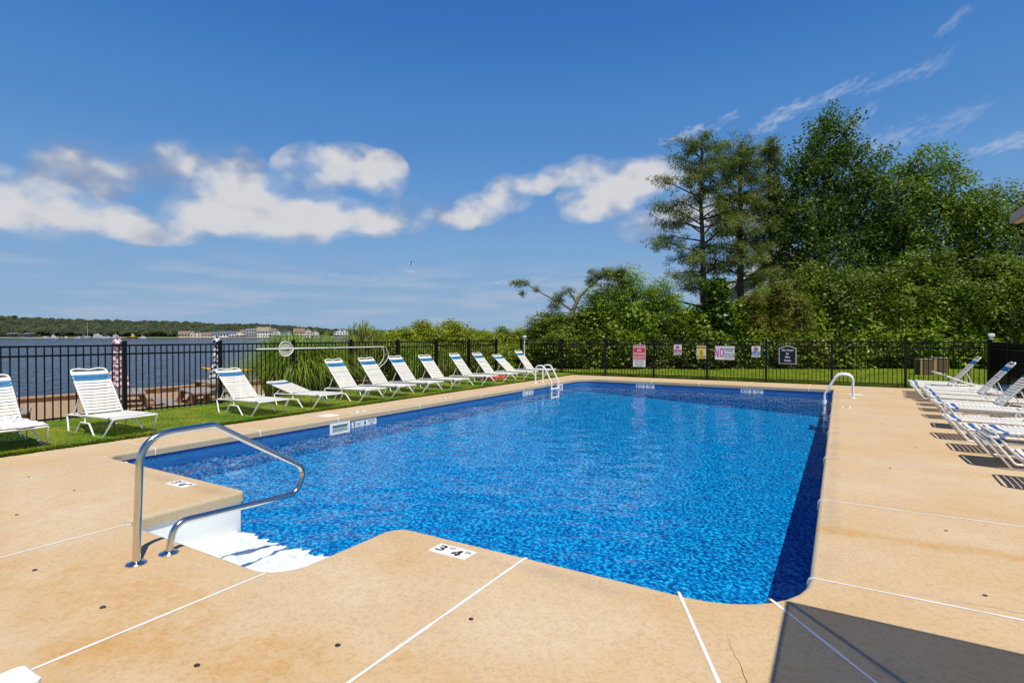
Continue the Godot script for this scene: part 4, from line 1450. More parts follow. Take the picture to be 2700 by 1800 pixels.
func crown_on(parent: Node3D, called: String, spots: Array, kind: String, base_col: Color, vary: float, yellow: float, sc0: float, sc1: float, gloss := false) -> void:
	# spots are in the parent's own frame
	var mm := MultiMesh.new()
	mm.transform_format = MultiMesh.TRANSFORM_3D
	mm.use_colors = true
	mm.mesh = clump[kind]
	mm.instance_count = spots.size()
	for k in spots.size():
		var s := rng.randf_range(sc0, sc1)
		var b := Basis(Vector3.UP, rng.randf() * TAU)
		if kind != "needles":
			b = b * Basis(Vector3.RIGHT, rng.randf_range(-0.5, 0.5))
		else:
			b = b * Basis(Vector3.RIGHT, rng.randf_range(0.0, 0.45))
		mm.set_instance_transform(k, Transform3D(b.scaled(Vector3(s, s, s)), spots[k]))
		var g := rng.randf_range(1.0 - vary, 1.0 + vary)
		var yl := rng.randf() * yellow
		mm.set_instance_color(k, Color(base_col.r * (1.0 + yl), base_col.g * (1.0 + yl * 0.35), base_col.b) * g)
	var o := MultiMeshInstance3D.new()
	o.name = called
	o.multimesh = mm
	o.material_override = mt.leaf_gloss if gloss else mt.leaf
	parent.add_child(o, true)
	o.set_meta("kind", "stuff")

func in_lobes(lobes: Array, base: Vector3, per_m2: float, hollow := 0.33) -> Array:
	var out := []
	for q in lobes:
		var rx: float = q[3]
		var ry: float = q[4]
		var n := int(per_m2 * rx * ry * 4.0)
		for k in n:
			var d := Vector3(rng.randfn(), rng.randfn(), rng.randfn()).normalized()
			# uneven shell: deep notches and outlying sprays
			var bump := 1.0 + 0.22 * sin(d.x * 7.0 + q[0] * 3.0) * sin(d.y * 6.0 + q[1]) + 0.15 * sin(d.z * 11.0 + d.x * 5.0)
			var r := pow(rng.randf(), hollow) * bump
			if rng.randf() < 0.05: r *= 1.18
			var p := Vector3(q[0], q[1], q[2]) + d * r * Vector3(rx, ry, rx)
			if p.y > 0.0:
				out.append(p - base)
	return out

func limb_path(a: Vector3, b: Vector3, sag: float, wob: float) -> Array:
	var out := []
	var off := Vector3(rng.randfn(), rng.randfn() * 0.4, rng.randfn()) * wob
	for k in 7:
		var t := k / 6.0
		out.append(a.lerp(b, t) + Vector3.DOWN * sag * 4.0 * t * (1.0 - t) * -1.0 + off * sin(t * PI) + Vector3(rng.randfn(), rng.randfn(), rng.randfn()) * wob * 0.12 * sin(t * PI))
	return out

func broad_tree(label: String, base: Vector3, top: float, r: float, lobes: Array, per_m2: float, col: Color, group: String, kind := "broad") -> Node3D:
	var o := thing("broadleaf_tree", label, "tree", base, 0.0, group)
	var tr := M.new()
	var tip := Vector3(rng.randf_range(-0.5, 0.5), top * 0.86, rng.randf_range(-0.5, 0.5))
	var path := limb_path(Vector3(0, -0.3, 0), tip, 0.0, 0.35)
	tr.tube(path, r, r * 0.18, 9)
	tr.tube([Vector3(0, -0.3, 0), Vector3(0, 0.35, 0)], r * 1.45, r * 1.0, 9)
	obj("trunk", tr, mt.bark, o)
	for q in lobes:
		for j in 2:
			var lm := M.new()
			var goal: Vector3 = Vector3(q[0], q[1], q[2]) - base + Vector3(rng.randfn(), rng.randfn(), rng.randfn()) * q[3] * 0.35
			var t := clampf((goal.y / top) - 0.22, 0.16, 0.8)
			var st: Vector3 = (path[0] as Vector3).lerp(path[6], t)
			lm.tube(limb_path(st, goal, 0.15, 0.25), r * 0.34 * (1.0 - t * 0.7), 0.015, 6)
			obj("limb", lm, mt.bark, o)
	crown_on(o, "crown", in_lobes(lobes, base, per_m2), kind, col, 0.4, 0.5, 0.6, 1.2)
	return o

func shrub(label: String, base: Vector3, lobes: Array, per_m2: float, col: Color, group: String, kind: String, called := "leafy_shrub", gloss := true, yellow := 0.7) -> Node3D:
	var o := thing(called, label, "shrub", base, 0.0, group)
	var st := M.new()
	for q in lobes:
		for j in 3:
			var goal: Vector3 = Vector3(q[0], q[1], q[2]) - base + Vector3(rng.randfn(), rng.randfn(), rng.randfn()) * q[3] * 0.4
			st.tube(limb_path(Vector3(rng.randf_range(-0.2, 0.2), -0.2, rng.randf_range(-0.2, 0.2)), goal, 0.0, 0.15), 0.035, 0.008, 5)
	obj("stems", st, mt.bark, o)
	crown_on(o, "foliage", in_lobes(lobes, base, per_m2), kind, col, 0.4, yellow, 0.7, 1.25, gloss)
	return o

func cedar(label: String, base: Vector3, top: float, r: float, lean: Vector3, reach: float, bare: float, thick: float) -> void:
	var o := thing("tall_cedar", label, "tree", base, 0.0, "tall thin cedars beyond the far fence")
	var tr := M.new()
	var path := []
	for k in 9:
		var t := k / 8.0
		path.append(Vector3(0, -0.3 + (top + 0.1) * t, 0) + lean * sin(t * 1.5) + Vector3(rng.randfn(), 0, rng.randfn()) * 0.05)
	tr.tube(path, r, r * 0.2, 9)
	obj("trunk", tr, mt.bark, o)
	var spots := []
	var nb := 46
	for k in nb:
		var t := lerpf(bare, 0.985, pow((k + rng.randf()) / nb, 0.9))
		var i := t * 8.0
		var p: Vector3 = (path[int(i)] as Vector3).lerp(path[mini(int(i) + 1, 8)], i - int(i))
		var a := k * 2.4 + rng.randf_range(-0.4, 0.4)
		var l := reach * (0.35 + 1.0 * sin(clampf((1.0 - t) * 2.0, 0.0, 1.0) * PI * 0.5)) * rng.randf_range(0.5, 1.15)
		var rise := lerpf(0.75, 0.05, clampf((1.0 - t) * 1.6, 0, 1)) + rng.randf_range(-0.12, 0.2)
		var e := p + Vector3(cos(a) * l, l * rise, sin(a) * l)
		var bm := M.new()
		var bp := limb_path(p, e, l * 0.06, 0.12 * l)
		bm.tube(bp, 0.016 + 0.024 * l * (1.0 - t * 0.5), 0.006, 5, false)
		# side twigs carry the drooping sprays
		for j in int(6 + l * 8):
			var u := rng.randf_range(0.32, 1.0)
			var q: Vector3 = (bp[int(u * 5.99)] as Vector3).lerp(bp[int(u * 5.99) + 1], u * 5.99 - int(u * 5.99))
			var w := q + Vector3(rng.randfn() * 0.28, rng.randfn() * 0.12 - 0.05, rng.randfn() * 0.28) * (0.6 + l * 0.25)
			if j % 3 == 0:
				bm.tube([q, w], 0.007, 0.003, 3, false)
			if rng.randf() < thick:
				spots.append(w)
		obj("branch", bm, mt.bark, o)
	crown_on(o, "crown", spots, "fine", Color(0.13, 0.185, 0.040), 0.4, 0.6, 0.7, 1.25)

func make_plants() -> void:
	clump.broad = leafy(201, 34, 0.46, 0.17, 0.12, 0.25)
	clump.vine = leafy(202, 26, 0.34, 0.17, 0.15, 0.2, 0.35)
	clump.small = leafy(203, 40, 0.3, 0.10, 0.06, 0.25)
	clump.fine = leafy(204, 60, 0.30, 0.17, 0.034, 0.2, 0.55, 0.7)
	clump.needles = needles(205)
	rng.seed = 300
	# three thin cedars
	cedar("tallest thin cedar nearest the water, with a gap of sky beside it", Vector3(-5.9, -0.1, -29.1), 11.9, 0.21, Vector3(-0.25, 0, 0.1), 1.95, 0.26, 0.8)
	cedar("second thin cedar between the outermost cedar and the dark maple", Vector3(-4.35, -0.1, -30.1), 11.7, 0.24, Vector3(-0.1, 0, 0), 1.45, 0.40, 0.8)
	cedar("slim cedar pressed against the tall maple crown", Vector3(-3.0, -0.1, -32.0), 12.2, 0.15, Vector3(-0.3, 0, 0.1), 0.85, 0.42, 0.75)
	# broadleaf trees
	var dark := Color(0.09, 0.16, 0.03)
	var grp := "broadleaf trees behind the far lawn"
	broad_tree("tall dark green maple, highest crown of the tree group", Vector3(-0.88, -0.1, -33.4), 12.6, 0.3, [[-0.4, 11.9, -33.6, 1.35, 1.5], [-1.5, 10.3, -33.0, 1.6, 1.4], [0.3, 10.2, -34.1, 1.8, 1.6], [-1.1, 8.1, -33.2, 2.2, 1.6], [0.9, 8.2, -34.4, 2.2, 1.8], [-2.0, 6.1, -32.7, 2.0, 1.6], [0.1, 5.6, -33.9, 2.4, 1.8], [2.0, 6.6, -35.1, 1.9, 1.7], [-2.6, 8.2, -32.3, 1.1, 1.2]], 14.0, dark, grp)
	broad_tree("lighter green feathery tree beside the tall maple", Vector3(3.6, -0.1, -34.9), 10.4, 0.24, [[3.6, 10.3, -34.9, 1.35, 1.05], [2.8, 9.1, -34.4, 1.55, 1.2], [4.5, 9.0, -35.4, 1.75, 1.35], [3.4, 7.5, -34.8, 2.3, 1.5], [4.9, 6.7, -35.6, 2.0, 1.5], [2.6, 6.3, -34.3, 1.6, 1.5], [3.8, 4.8, -35.0, 2.5, 1.5], [5.1, 4.0, -35.8, 1.8, 1.5]], 9.0, Color(0.145, 0.235, 0.036), grp)
	broad_tree("yellow green tree above the corner with the privacy screen", Vector3(6.5, -0.1, -35.5), 8.8, 0.22, [[6.3, 8.3, -35.5, 1.3, 0.95], [5.4, 7.7, -34.9, 1.3, 0.95], [7.6, 7.5, -36.1, 1.3, 1.1], [6.5, 6.7, -35.5, 1.9, 1.3], [5.5, 5.2, -34.9, 1.5, 1.3], [7.6, 5.2, -36.1, 1.6, 1.5], [6.5, 3.3, -35.5, 2.1, 1.5], [9.0, 6.2, -36.9, 1.6, 1.9], [8.8, 3.4, -36.6, 1.8, 1.8]], 10.0, Color(0.16, 0.24, 0.034), grp)
	broad_tree("bushy bright green cherry tree between the leaning cedar and the tall cedars", Vector3(-8.7, -0.1, -25.1), 4.6, 0.1, [[-8.9, 3.9, -25.0, 0.95, 0.95], [-9.7, 2.9, -24.5, 1.25, 1.1], [-8.3, 2.8, -25.4, 1.4, 1.25], [-7.4, 3.2, -25.9, 1.0, 1.0], [-7.1, 2.0, -26.1, 1.25, 1.1], [-10.0, 1.6, -24.3, 1.1, 0.9], [-8.8, 1.3, -25.1, 1.6, 1.1]], 40.0, Color(0.20, 0.33, 0.035), "", "small")
	# under the trees: darker shrubs that close the view
	broad_tree("low dense tree under the maple, in front of the house", Vector3(-0.9, -0.1, -30.6), 4.4, 0.12, [[-0.9, 3.4, -30.6, 2.0, 1.6], [-2.2, 2.6, -29.9, 1.4, 1.3], [0.4, 2.6, -31.2, 1.5, 1.4]], 24.0, Color(0.12, 0.19, 0.028), "")
	broad_tree("low dense tree between the maple and the feathery tree", Vector3(1.4, -0.1, -31.9), 4.2, 0.12, [[1.4, 3.1, -31.9, 2.0, 1.6], [2.9, 2.6, -32.7, 1.8, 1.5], [4.3, 2.4, -33.3, 1.6, 1.6], [3.3, 4.6, -33.2, 1.4, 1.1]], 24.0, Color(0.14, 0.21, 0.028), "")
	broad_tree("low dense tree behind the pair of wooden boxes", Vector3(5.6, -0.1, -33.4), 4.0, 0.12, [[5.6, 2.6, -33.4, 1.9, 1.7], [7.4, 2.6, -34.2, 1.8, 1.8], [8.9, 2.6, -34.8, 1.8, 1.8], [6.4, 4.4, -34.0, 1.3, 1.0]], 24.0, Color(0.14, 0.21, 0.028), "")
	# junipers with golden tips
	var k := 0
	for q in [[-3.4, -27.3, 3.5, 0.62], [-2.45, -27.8, 3.9, 0.75], [-1.6, -28.3, 3.4, 0.72]]:
		var lob := []
		for j in 5:
			lob.append([q[0] + rng.randf_range(-0.12, 0.12), 0.4 + (q[2] - 0.9) * j / 4.0, q[1], q[3] * (1.0 - 0.13 * j), 0.62])
		shrub(["golden tipped juniper below the slim cedar", "tallest of the three golden tipped junipers", "golden tipped juniper below the maple trunk"][k], Vector3(q[0], -0.1, q[1]), lob, 70.0, Color(0.15, 0.18, 0.024), "junipers before the house", "fine", "juniper", false)
		k += 1
	shrub("dark ivy covered stump rising beside the tall cedar trunks", Vector3(-4.9, -0.1, -26.5), [[-4.9, 0.9, -26.5, 0.7, 0.9], [-4.85, 2.3, -26.5, 0.6, 0.9], [-4.95, 3.6, -26.5, 0.42, 0.7]], 60.0, Color(0.065, 0.135, 0.02), "", "vine")
	# hedge of vines and shrubs along the far edge of the lawn
	var hl := ["vine hedge below the leaning cedar", "vine hedge behind the red warning sign", "vine hedge behind the small red and white sign", "vine hedge behind the yellow caution sign", "vine hedge behind the pink lettered sign", "vine hedge behind the small blue and white sign", "vine hedge beside the black sign", "vine hedge with broad leaves behind the black sign", "broad leaved vine hedge above the white pool ladder", "sunlit vine hedge beyond the ladder", "vine hedge beside the wooden boxes", "vine hedge directly behind the wooden boxes", "vine hedge beside the corner lamp post", "dark vine hedge behind the privacy screen"]
	for i in 14:
		var t := i / 13.0
		var p := Vector3(lerpf(-11.6, 7.1, t), 0, lerpf(-22.5, -33.7, t))
		var lob := []
		for j in 4:
			lob.append([p.x + rng.randf_range(-0.7, 0.7), 0.55 + 0.5 * (j % 2), p.z + rng.randf_range(-0.5, 0.4), 0.85, 0.75])
		lob.append([p.x - 0.3, rng.randf_range(1.7, 2.1), p.z - 0.5, 0.9, 0.8])
		lob.append([p.x + 0.45, rng.randf_range(1.5, 2.5), p.z - 0.7, 0.85, 0.9])
		if i > 5:
			lob.append([p.x, rng.randf_range(2.4, 3.1), p.z - 1.0, 1.0, 0.9])
		var bright := rng.randf_range(0.85, 1.2)
		shrub(hl[i], Vector3(p.x, -0.05, p.z), lob, 62.0, Color(0.16, 0.26, 0.03) * bright, "vine hedge along the far lawn", "vine" if i % 3 else "small", "vine_hedge", true, 0.8)
	# low leafy hedge on the bank between the beach and the grass
	var ls := [[1030, -14.4, -15.0, 1.55], [0, -14.3, -16.0, 1.75], [0, -14.2, -16.9, 1.95], [0, -14.3, -17.6, 1.75], [0, -14.2, -18.6, 2.05], [0, -14.3, -19.9, 1.7], [0, -14.2, -21.0, 1.72], [0, -14.1, -22.4, 1.82], [0, -13.6, -23.6, 1.8], [0, -12.9, -24.2, 1.7]]
	var ln := ["lowest yellow green bayberry beside the pine shrub", "bayberry bush with a bare twig beside the yellow tinged one", "bayberry bush with a curled shoot on top", "bayberry bush below the tallest shoots", "tallest bayberry bush with red brown tip", "rounded bayberry behind the middle loungers", "bayberry bush behind the red float", "bayberry bush with a thin dead twig", "bayberry bush beside the white garden lamp", "bayberry bush under the leaning cedar"]
	for i in ls.size():
		var q: Array = ls[i]
		var lob := [[q[1], 0.2, q[2], 0.85, 0.7], [q[1] + 0.35, 0.75, q[2] + 0.2, 0.7, 0.5], [q[1], q[3] - 0.55, q[2], 0.72, 0.45], [q[1] - 0.1, q[3] - 0.22, q[2] + rng.randf_range(-0.3, 0.3), 0.34, 0.3]]
		shrub(ln[i], Vector3(q[1], -0.45, q[2]), lob, 90.0, Color(0.21, 0.30, 0.022), "bayberry hedge above the beach", "small", "bayberry_bush", true, 1.0)
	# tangled growth filling the bank below the hedge
	shrub("low tangle of vines behind the fence corner and last loungers", Vector3(-12.9, -0.4, -20.6), [[-12.9, 0.35, -18.4, 0.7, 0.6], [-12.8, 0.4, -19.8, 0.75, 0.6], [-12.8, 0.45, -21.2, 0.75, 0.65], [-12.7, 0.45, -22.6, 0.8, 0.7], [-12.9, 0.4, -17.2, 0.5, 0.5]], 80.0, Color(0.17, 0.26, 0.022), "", "small", "vine_tangle")
	# round pine shrub with upright candles
	var pine := thing("pine_shrub", "rounded black pine shrub with upright tips above the fence", "shrub", Vector3(-14.2, -0.45, -13.5))
	var pm := M.new()
	var spots := []
	for j in 110:
		var a := rng.randf() * TAU
		var rr := sqrt(rng.randf())
		var e := Vector3(cos(a) * rr * 0.85, 2.25 - rr * rr * 0.95 + rng.randf_range(-0.2, 0.1), sin(a) * rr * 1.15)
		pm.tube(limb_path(Vector3(rng.randf_range(-0.1, 0.1), 0, rng.randf_range(-0.1, 0.1)), e, 0.0, 0.05), 0.03, 0.008, 5)
		spots.append(e)
		for t in 12:
			spots.append(e * rng.randf_range(0.45, 0.98) + Vector3(rng.randfn(), rng.randfn() * 0.6, rng.randfn()) * 0.14)
	spots.append(Vector3(0.1, 1.3, -1.3)); spots.append(Vector3(0.12, 1.5, -1.35)); spots.append(Vector3(0.08, 1.15, -1.28))
	obj("stems", pm, mt.bark, pine)
	crown_on(pine, "needles", spots, "needles", Color(0.17, 0.27, 0.02), 0.4, 0.8, 0.42, 0.7)
	# ornamental grass clumps
	grass_clump("largest arching ornamental grass clump behind the pool pole", Vector3(-12.75, -0.4, -9.85), 1.7, 1.76, 3600)
	grass_clump("ornamental grass clump behind the middle loungers", Vector3(-12.7, -0.35, -14.5), 0.8, 1.5, 1300)
	grass_clump("smaller ornamental grass clump next to the vine tangle", Vector3(-12.75, -0.35, -16.3), 0.55, 1.25, 800)
	leaning_cedar()

func grass_clump(label: String, base: Vector3, rad: float, h: float, count: int) -> void:
	var o := thing("ornamental_grass", label, "grass clump", base, 0.0, "ornamental grass clumps behind the fence")
	var m := M.new()
	for k in count:
		var a := rng.randf() * TAU
		var rr := sqrt(rng.randf()) * rad * 0.55
		var p := Vector3(cos(a) * rr * 0.8, 0, sin(a) * rr)
		var a2 := a + rng.randf_range(-0.9, 0.9)
		var o2 := Vector3(cos(a2), 0, sin(a2))
		var spread := rng.randf()
		var l := h * lerpf(1.15, 0.85, spread) * rng.randf_range(0.85, 1.12)
		var out := lerpf(0.12, 1.15, spread) * rad * rng.randf_range(0.8, 1.1)
		var drop := rng.randf_range(0.3, 0.62) * l * spread * spread
		var w := rng.randf_range(0.006, 0.013)
		var sd := o2.cross(Vector3.UP)
		var b0 := rng.randf_range(0.6, 1.35)
		var pale := rng.randf()
		m.tint = Color((0.22 + 0.16 * pale) * b0, (0.34 + 0.12 * pale) * b0, 0.04 * b0, 1)
		var prev := p
		var pw := w
		for j in range(1, 7):
			var t := j / 6.0
			var q := p + o2 * out * pow(t, 1.8) + Vector3.UP * (l * sin(t * 1.75) / sin(1.5) * 0.95 - drop * pow(t, 4.0) * 1.4)
			var ww := w * (1.0 - t * t * 0.95)
			var nn := ((q - prev).cross(sd)).normalized()
			if nn.y < 0: nn = -nn
			m.quad(prev - sd * pw, prev + sd * pw, q + sd * ww, q - sd * ww, nn)
			prev = q
			pw = ww
	var b := obj("blades", m, mt.leaf_gloss, o)
	b.set_meta("kind", "stuff")

func leaning_cedar() -> void:
	var base := Vector3(-11.04, -0.1, -23.12)
	var o := thing("leaning_cedar", "wind bent cedar with bare reddish limbs and tufts of foliage", "tree", base)
	var P := func(x: float, y: float, z: float) -> Vector3:
		return Vector3(x, y + 0.1, z) - base
	var trunk := M.new()
	trunk.tube([P.call(-11.04, -0.3, -23.12), P.call(-11.02, 1.45, -23.12), P.call(-10.89, 1.98, -23.21), P.call(-10.66, 2.78, -23.35), P.call(-10.45, 3.3, -23.48)], 0.13, 0.08, 9)
	obj("trunk", trunk, mt.pale_bark, o)
	var limbs := [
		[P.call(-10.5, 3.2, -23.46), P.call(-10.15, 3.62, -23.65), P.call(-9.75, 4.03, -23.9), P.call(-9.5, 4.2, -24.05), P.call(-9.2, 4.5, -24.24)],
		[P.call(-10.72, 2.6, -23.33), P.call(-11.2, 2.95, -23.05), P.call(-11.6, 3.2, -22.8), P.call(-11.95, 3.42, -22.57), P.call(-12.5, 3.8, -22.2), P.call(-12.75, 3.95, -22.1)],
		[P.call(-10.6, 3.0, -23.38), P.call(-10.75, 3.3, -23.3), P.call(-10.95, 3.55, -23.2)],
		[P.call(-10.95, 1.7, -23.15), P.call(-11.5, 1.95, -22.9), P.call(-12.0, 2.1, -22.7)],
		[P.call(-10.9, 1.8, -23.2), P.call(-10.3, 2.1, -23.5), P.call(-9.9, 2.2, -23.7)]]
	for l in limbs:
		var lm := M.new()
		lm.tube(fillet(l, 0.3, 3), 0.055, 0.02, 7)
		obj("limb", lm, mt.pale_bark, o)
	var tufts := [[-9.3, 4.45, -24.2, 0.42, 0.28], [-8.85, 4.55, -24.4, 0.36, 0.26], [-9.7, 4.35, -24.0, 0.25, 0.2], [-9.9, 4.5, -23.8, 0.22, 0.2], [-10.0, 4.1, -23.8, 0.25, 0.3], [-8.6, 4.1, -24.5, 0.4, 0.3], [-12.7, 4.0, -22.1, 0.38, 0.17], [-13.1, 4.02, -21.9, 0.22, 0.13], [-12.75, 3.55, -22.15, 0.2, 0.15], [-12.2, 3.75, -22.4, 0.16, 0.15], [-11.0, 3.6, -23.2, 0.3, 0.24], [-11.3, 3.3, -23.0, 0.3, 0.25], [-11.5, 2.95, -22.9, 0.35, 0.25], [-11.7, 2.45, -22.8, 0.3, 0.22], [-11.3, 2.2, -23.0, 0.3, 0.2], [-12.1, 2.05, -22.6, 0.35, 0.2], [-12.3, 1.7, -22.5, 0.4, 0.25], [-10.4, 2.4, -23.5, 0.3, 0.25]]
	crown_on(o, "foliage", in_lobes(tufts, base, 58.0, 0.5), "fine", Color(0.12, 0.18, 0.032), 0.4, 0.7, 0.45, 0.75)

# ---------------------------------------------------------------- loungers
# local frame: length along x (head at -x), origin on the ground under the middle
func strap_mesh(w: float, half: float, sag: float) -> ArrayMesh:
	# a vinyl strap across z, wrapped round the tubes at both ends
	var m := M.new()
	var prof := []
	var r := 0.0155
	for k in 6:
		var a := PI * 1.25 - PI * 1.25 * k / 5.0
		prof.append([Vector2(-half - sin(a) * r, cos(a) * r), Vector2(-sin(a), cos(a))])
	for k in range(1, 4):
		var t := k / 4.0
		prof.append([Vector2(lerpf(-half, half, t), r - sag * 4.0 * t * (1.0 - t)), Vector2(0, 1)])
	for k in 6:
		var a := PI * 1.25 * k / 5.0
		prof.append([Vector2(half + sin(a) * r, cos(a) * r), Vector2(sin(a), cos(a))])
	var hw := w * 0.5
	for k in prof.size() - 1:
		var p: Vector2 = prof[k][0]
		var q: Vector2 = prof[k + 1][0]
		var np: Vector2 = prof[k][1]
		var nq: Vector2 = prof[k + 1][1]
		var e := 0.0018
		for s in [1.0, -1.0]:
			var o1: Vector2 = np * e * s
			var o2: Vector2 = nq * e * s
			m.quad_n(Vector3(-hw, p.y + o1.y, p.x + o1.x), Vector3(hw, p.y + o1.y, p.x + o1.x), Vector3(hw, q.y + o2.y, q.x + o2.x), Vector3(-hw, q.y + o2.y, q.x + o2.x), Vector3(0, np.y, np.x) * s, Vector3(0, np.y, np.x) * s, Vector3(0, nq.y, nq.x) * s, Vector3(0, nq.y, nq.x) * s)
	return m.mesh()

var strap_seat: Array
var strap_back: Array

func make_lounger(called: String, label: String, cat_group: String, back_deg: float, blue: Material) -> Node3D:
	var o := thing(called, label, "lounger", Vector3.ZERO, 0.0, cat_group)
	var sh := 0.30
	var hw := 0.30
	# side rails with rounded corners and cross bars at head and foot
	for s in [-1.0, 1.0]:
		var lm := M.new()
		# bent sled legs of one side: head leg, ground run, bridge, ground run, foot leg, in one tube
		var fz: float = s * 0.338
		var p := [Vector3(-0.66, sh - 0.035, s * hw), Vector3(-0.70, sh - 0.04, s * hw), Vector3(-0.56, 0.014, fz), Vector3(-0.33, 0.014, fz), Vector3(-0.235, 0.185, s * 0.315), Vector3(0.03, 0.185, s * 0.315), Vector3(0.23, 0.014, fz), Vector3(0.49, 0.014, fz), Vector3(0.70, sh - 0.005, s * hw), Vector3(0.66, sh, s * hw)]
		lm.tube(fillet(p, [0.02, 0.05, 0.05, 0.05, 0.05, 0.05, 0.05, 0.02], 4), 0.0135, 0.0135, 8)
		obj("leg", lm, mt.white_tube, o)
	var fm := M.new()
	var ring := [Vector3(-0.40, sh - 0.024, -hw), Vector3(-0.70, sh - 0.032, -hw), Vector3(-0.70, sh - 0.032, hw), Vector3(-0.40, sh - 0.024, hw)]
	fm.tube(fillet(ring, 0.07, 5), 0.0135, 0.0135, 8)
	var ring2 := [Vector3(-0.42, sh - 0.024, -hw), Vector3(0.72, sh, -hw), Vector3(0.72, sh, hw), Vector3(-0.42, sh - 0.024, hw)]
	fm.tube(fillet(ring2, 0.07, 5), 0.0135, 0.0135, 8)
	fm.tube([Vector3(-0.22, sh - 0.02, -hw), Vector3(-0.22, sh - 0.02, hw)], 0.012, 0.012, 7)
	for s in [-1.0, 1.0]:
		fm.tube([Vector3(-0.10, 0.19, s * 0.315), Vector3(-0.12, sh - 0.02, s * hw)], 0.012, 0.012, 6)
	obj("frame", fm, mt.white_tube, o)
	# seat straps
	for k in 16:
		var x := lerpf(-0.16, 0.655, k / 15.0)
		obj("strap", strap_seat[0], blue if k == 14 else mt.worn_straps[rng.randi() % 5], o, Vector3(x, lerpf(sh - 0.018, sh, (x + 0.4) / 1.1), 0))
	# backrest, hinged at x = -0.2
	var back := Node3D.new()
	back.name = "backrest"
	o.add_child(back)
	back.position = Vector3(-0.2, sh - 0.01, 0)
	back.rotation = Vector3(0, 0, -deg_to_rad(back_deg))
	var bl := 0.86
	var bw := 0.245
	var bm := M.new()
	var loop := [Vector3(0.0, 0, -bw), Vector3(-bl, 0, -bw), Vector3(-bl - 0.01, 0, -bw * 0.5), Vector3(-bl + 0.018, 0, 0), Vector3(-bl - 0.01, 0, bw * 0.5), Vector3(-bl, 0, bw), Vector3(0.0, 0, bw)]
	bm.tube(fillet(loop, [0.06, 0.1, 0.2, 0.1, 0.06], 5), 0.0135, 0.0135, 8)
	obj("back_frame", bm, mt.white_tube, back)
	for k in 14:
		var x := lerpf(-0.045, -bl + 0.085, k / 13.0)
		var big := k == 13
		var s := obj("strap", strap_back[1] if big else strap_back[0], blue if k == 12 or k == 11 else mt.worn_straps[rng.randi() % 5], back, Vector3(x, 0, 0))
		if k == 7 and int(back_deg) % 3 == 1:
			s.rotation.z = 0.05
			s.position.y = -0.006
	# prop that holds the backrest up
	var ang := deg_to_rad(back_deg)
	if back_deg > 5.0:
		var hook := Vector3(-0.2 - cos(ang) * 0.40, sh - 0.01 + sin(ang) * 0.40, 0)
		var pm := M.new()
		for s in [-1.0, 1.0]:
			pm.tube([hook + Vector3(0, -0.012, s * 0.225), Vector3(maxf(hook.x - 0.12, -0.68), sh - 0.03, s * 0.27)], 0.010, 0.010, 6)
		pm.tube([Vector3(maxf(hook.x - 0.12, -0.68), sh - 0.03, -0.27), Vector3(maxf(hook.x - 0.12, -0.68), sh - 0.03, 0.27)], 0.010, 0.010, 6)
		obj("prop", pm, mt.white_tube, o)
	return o

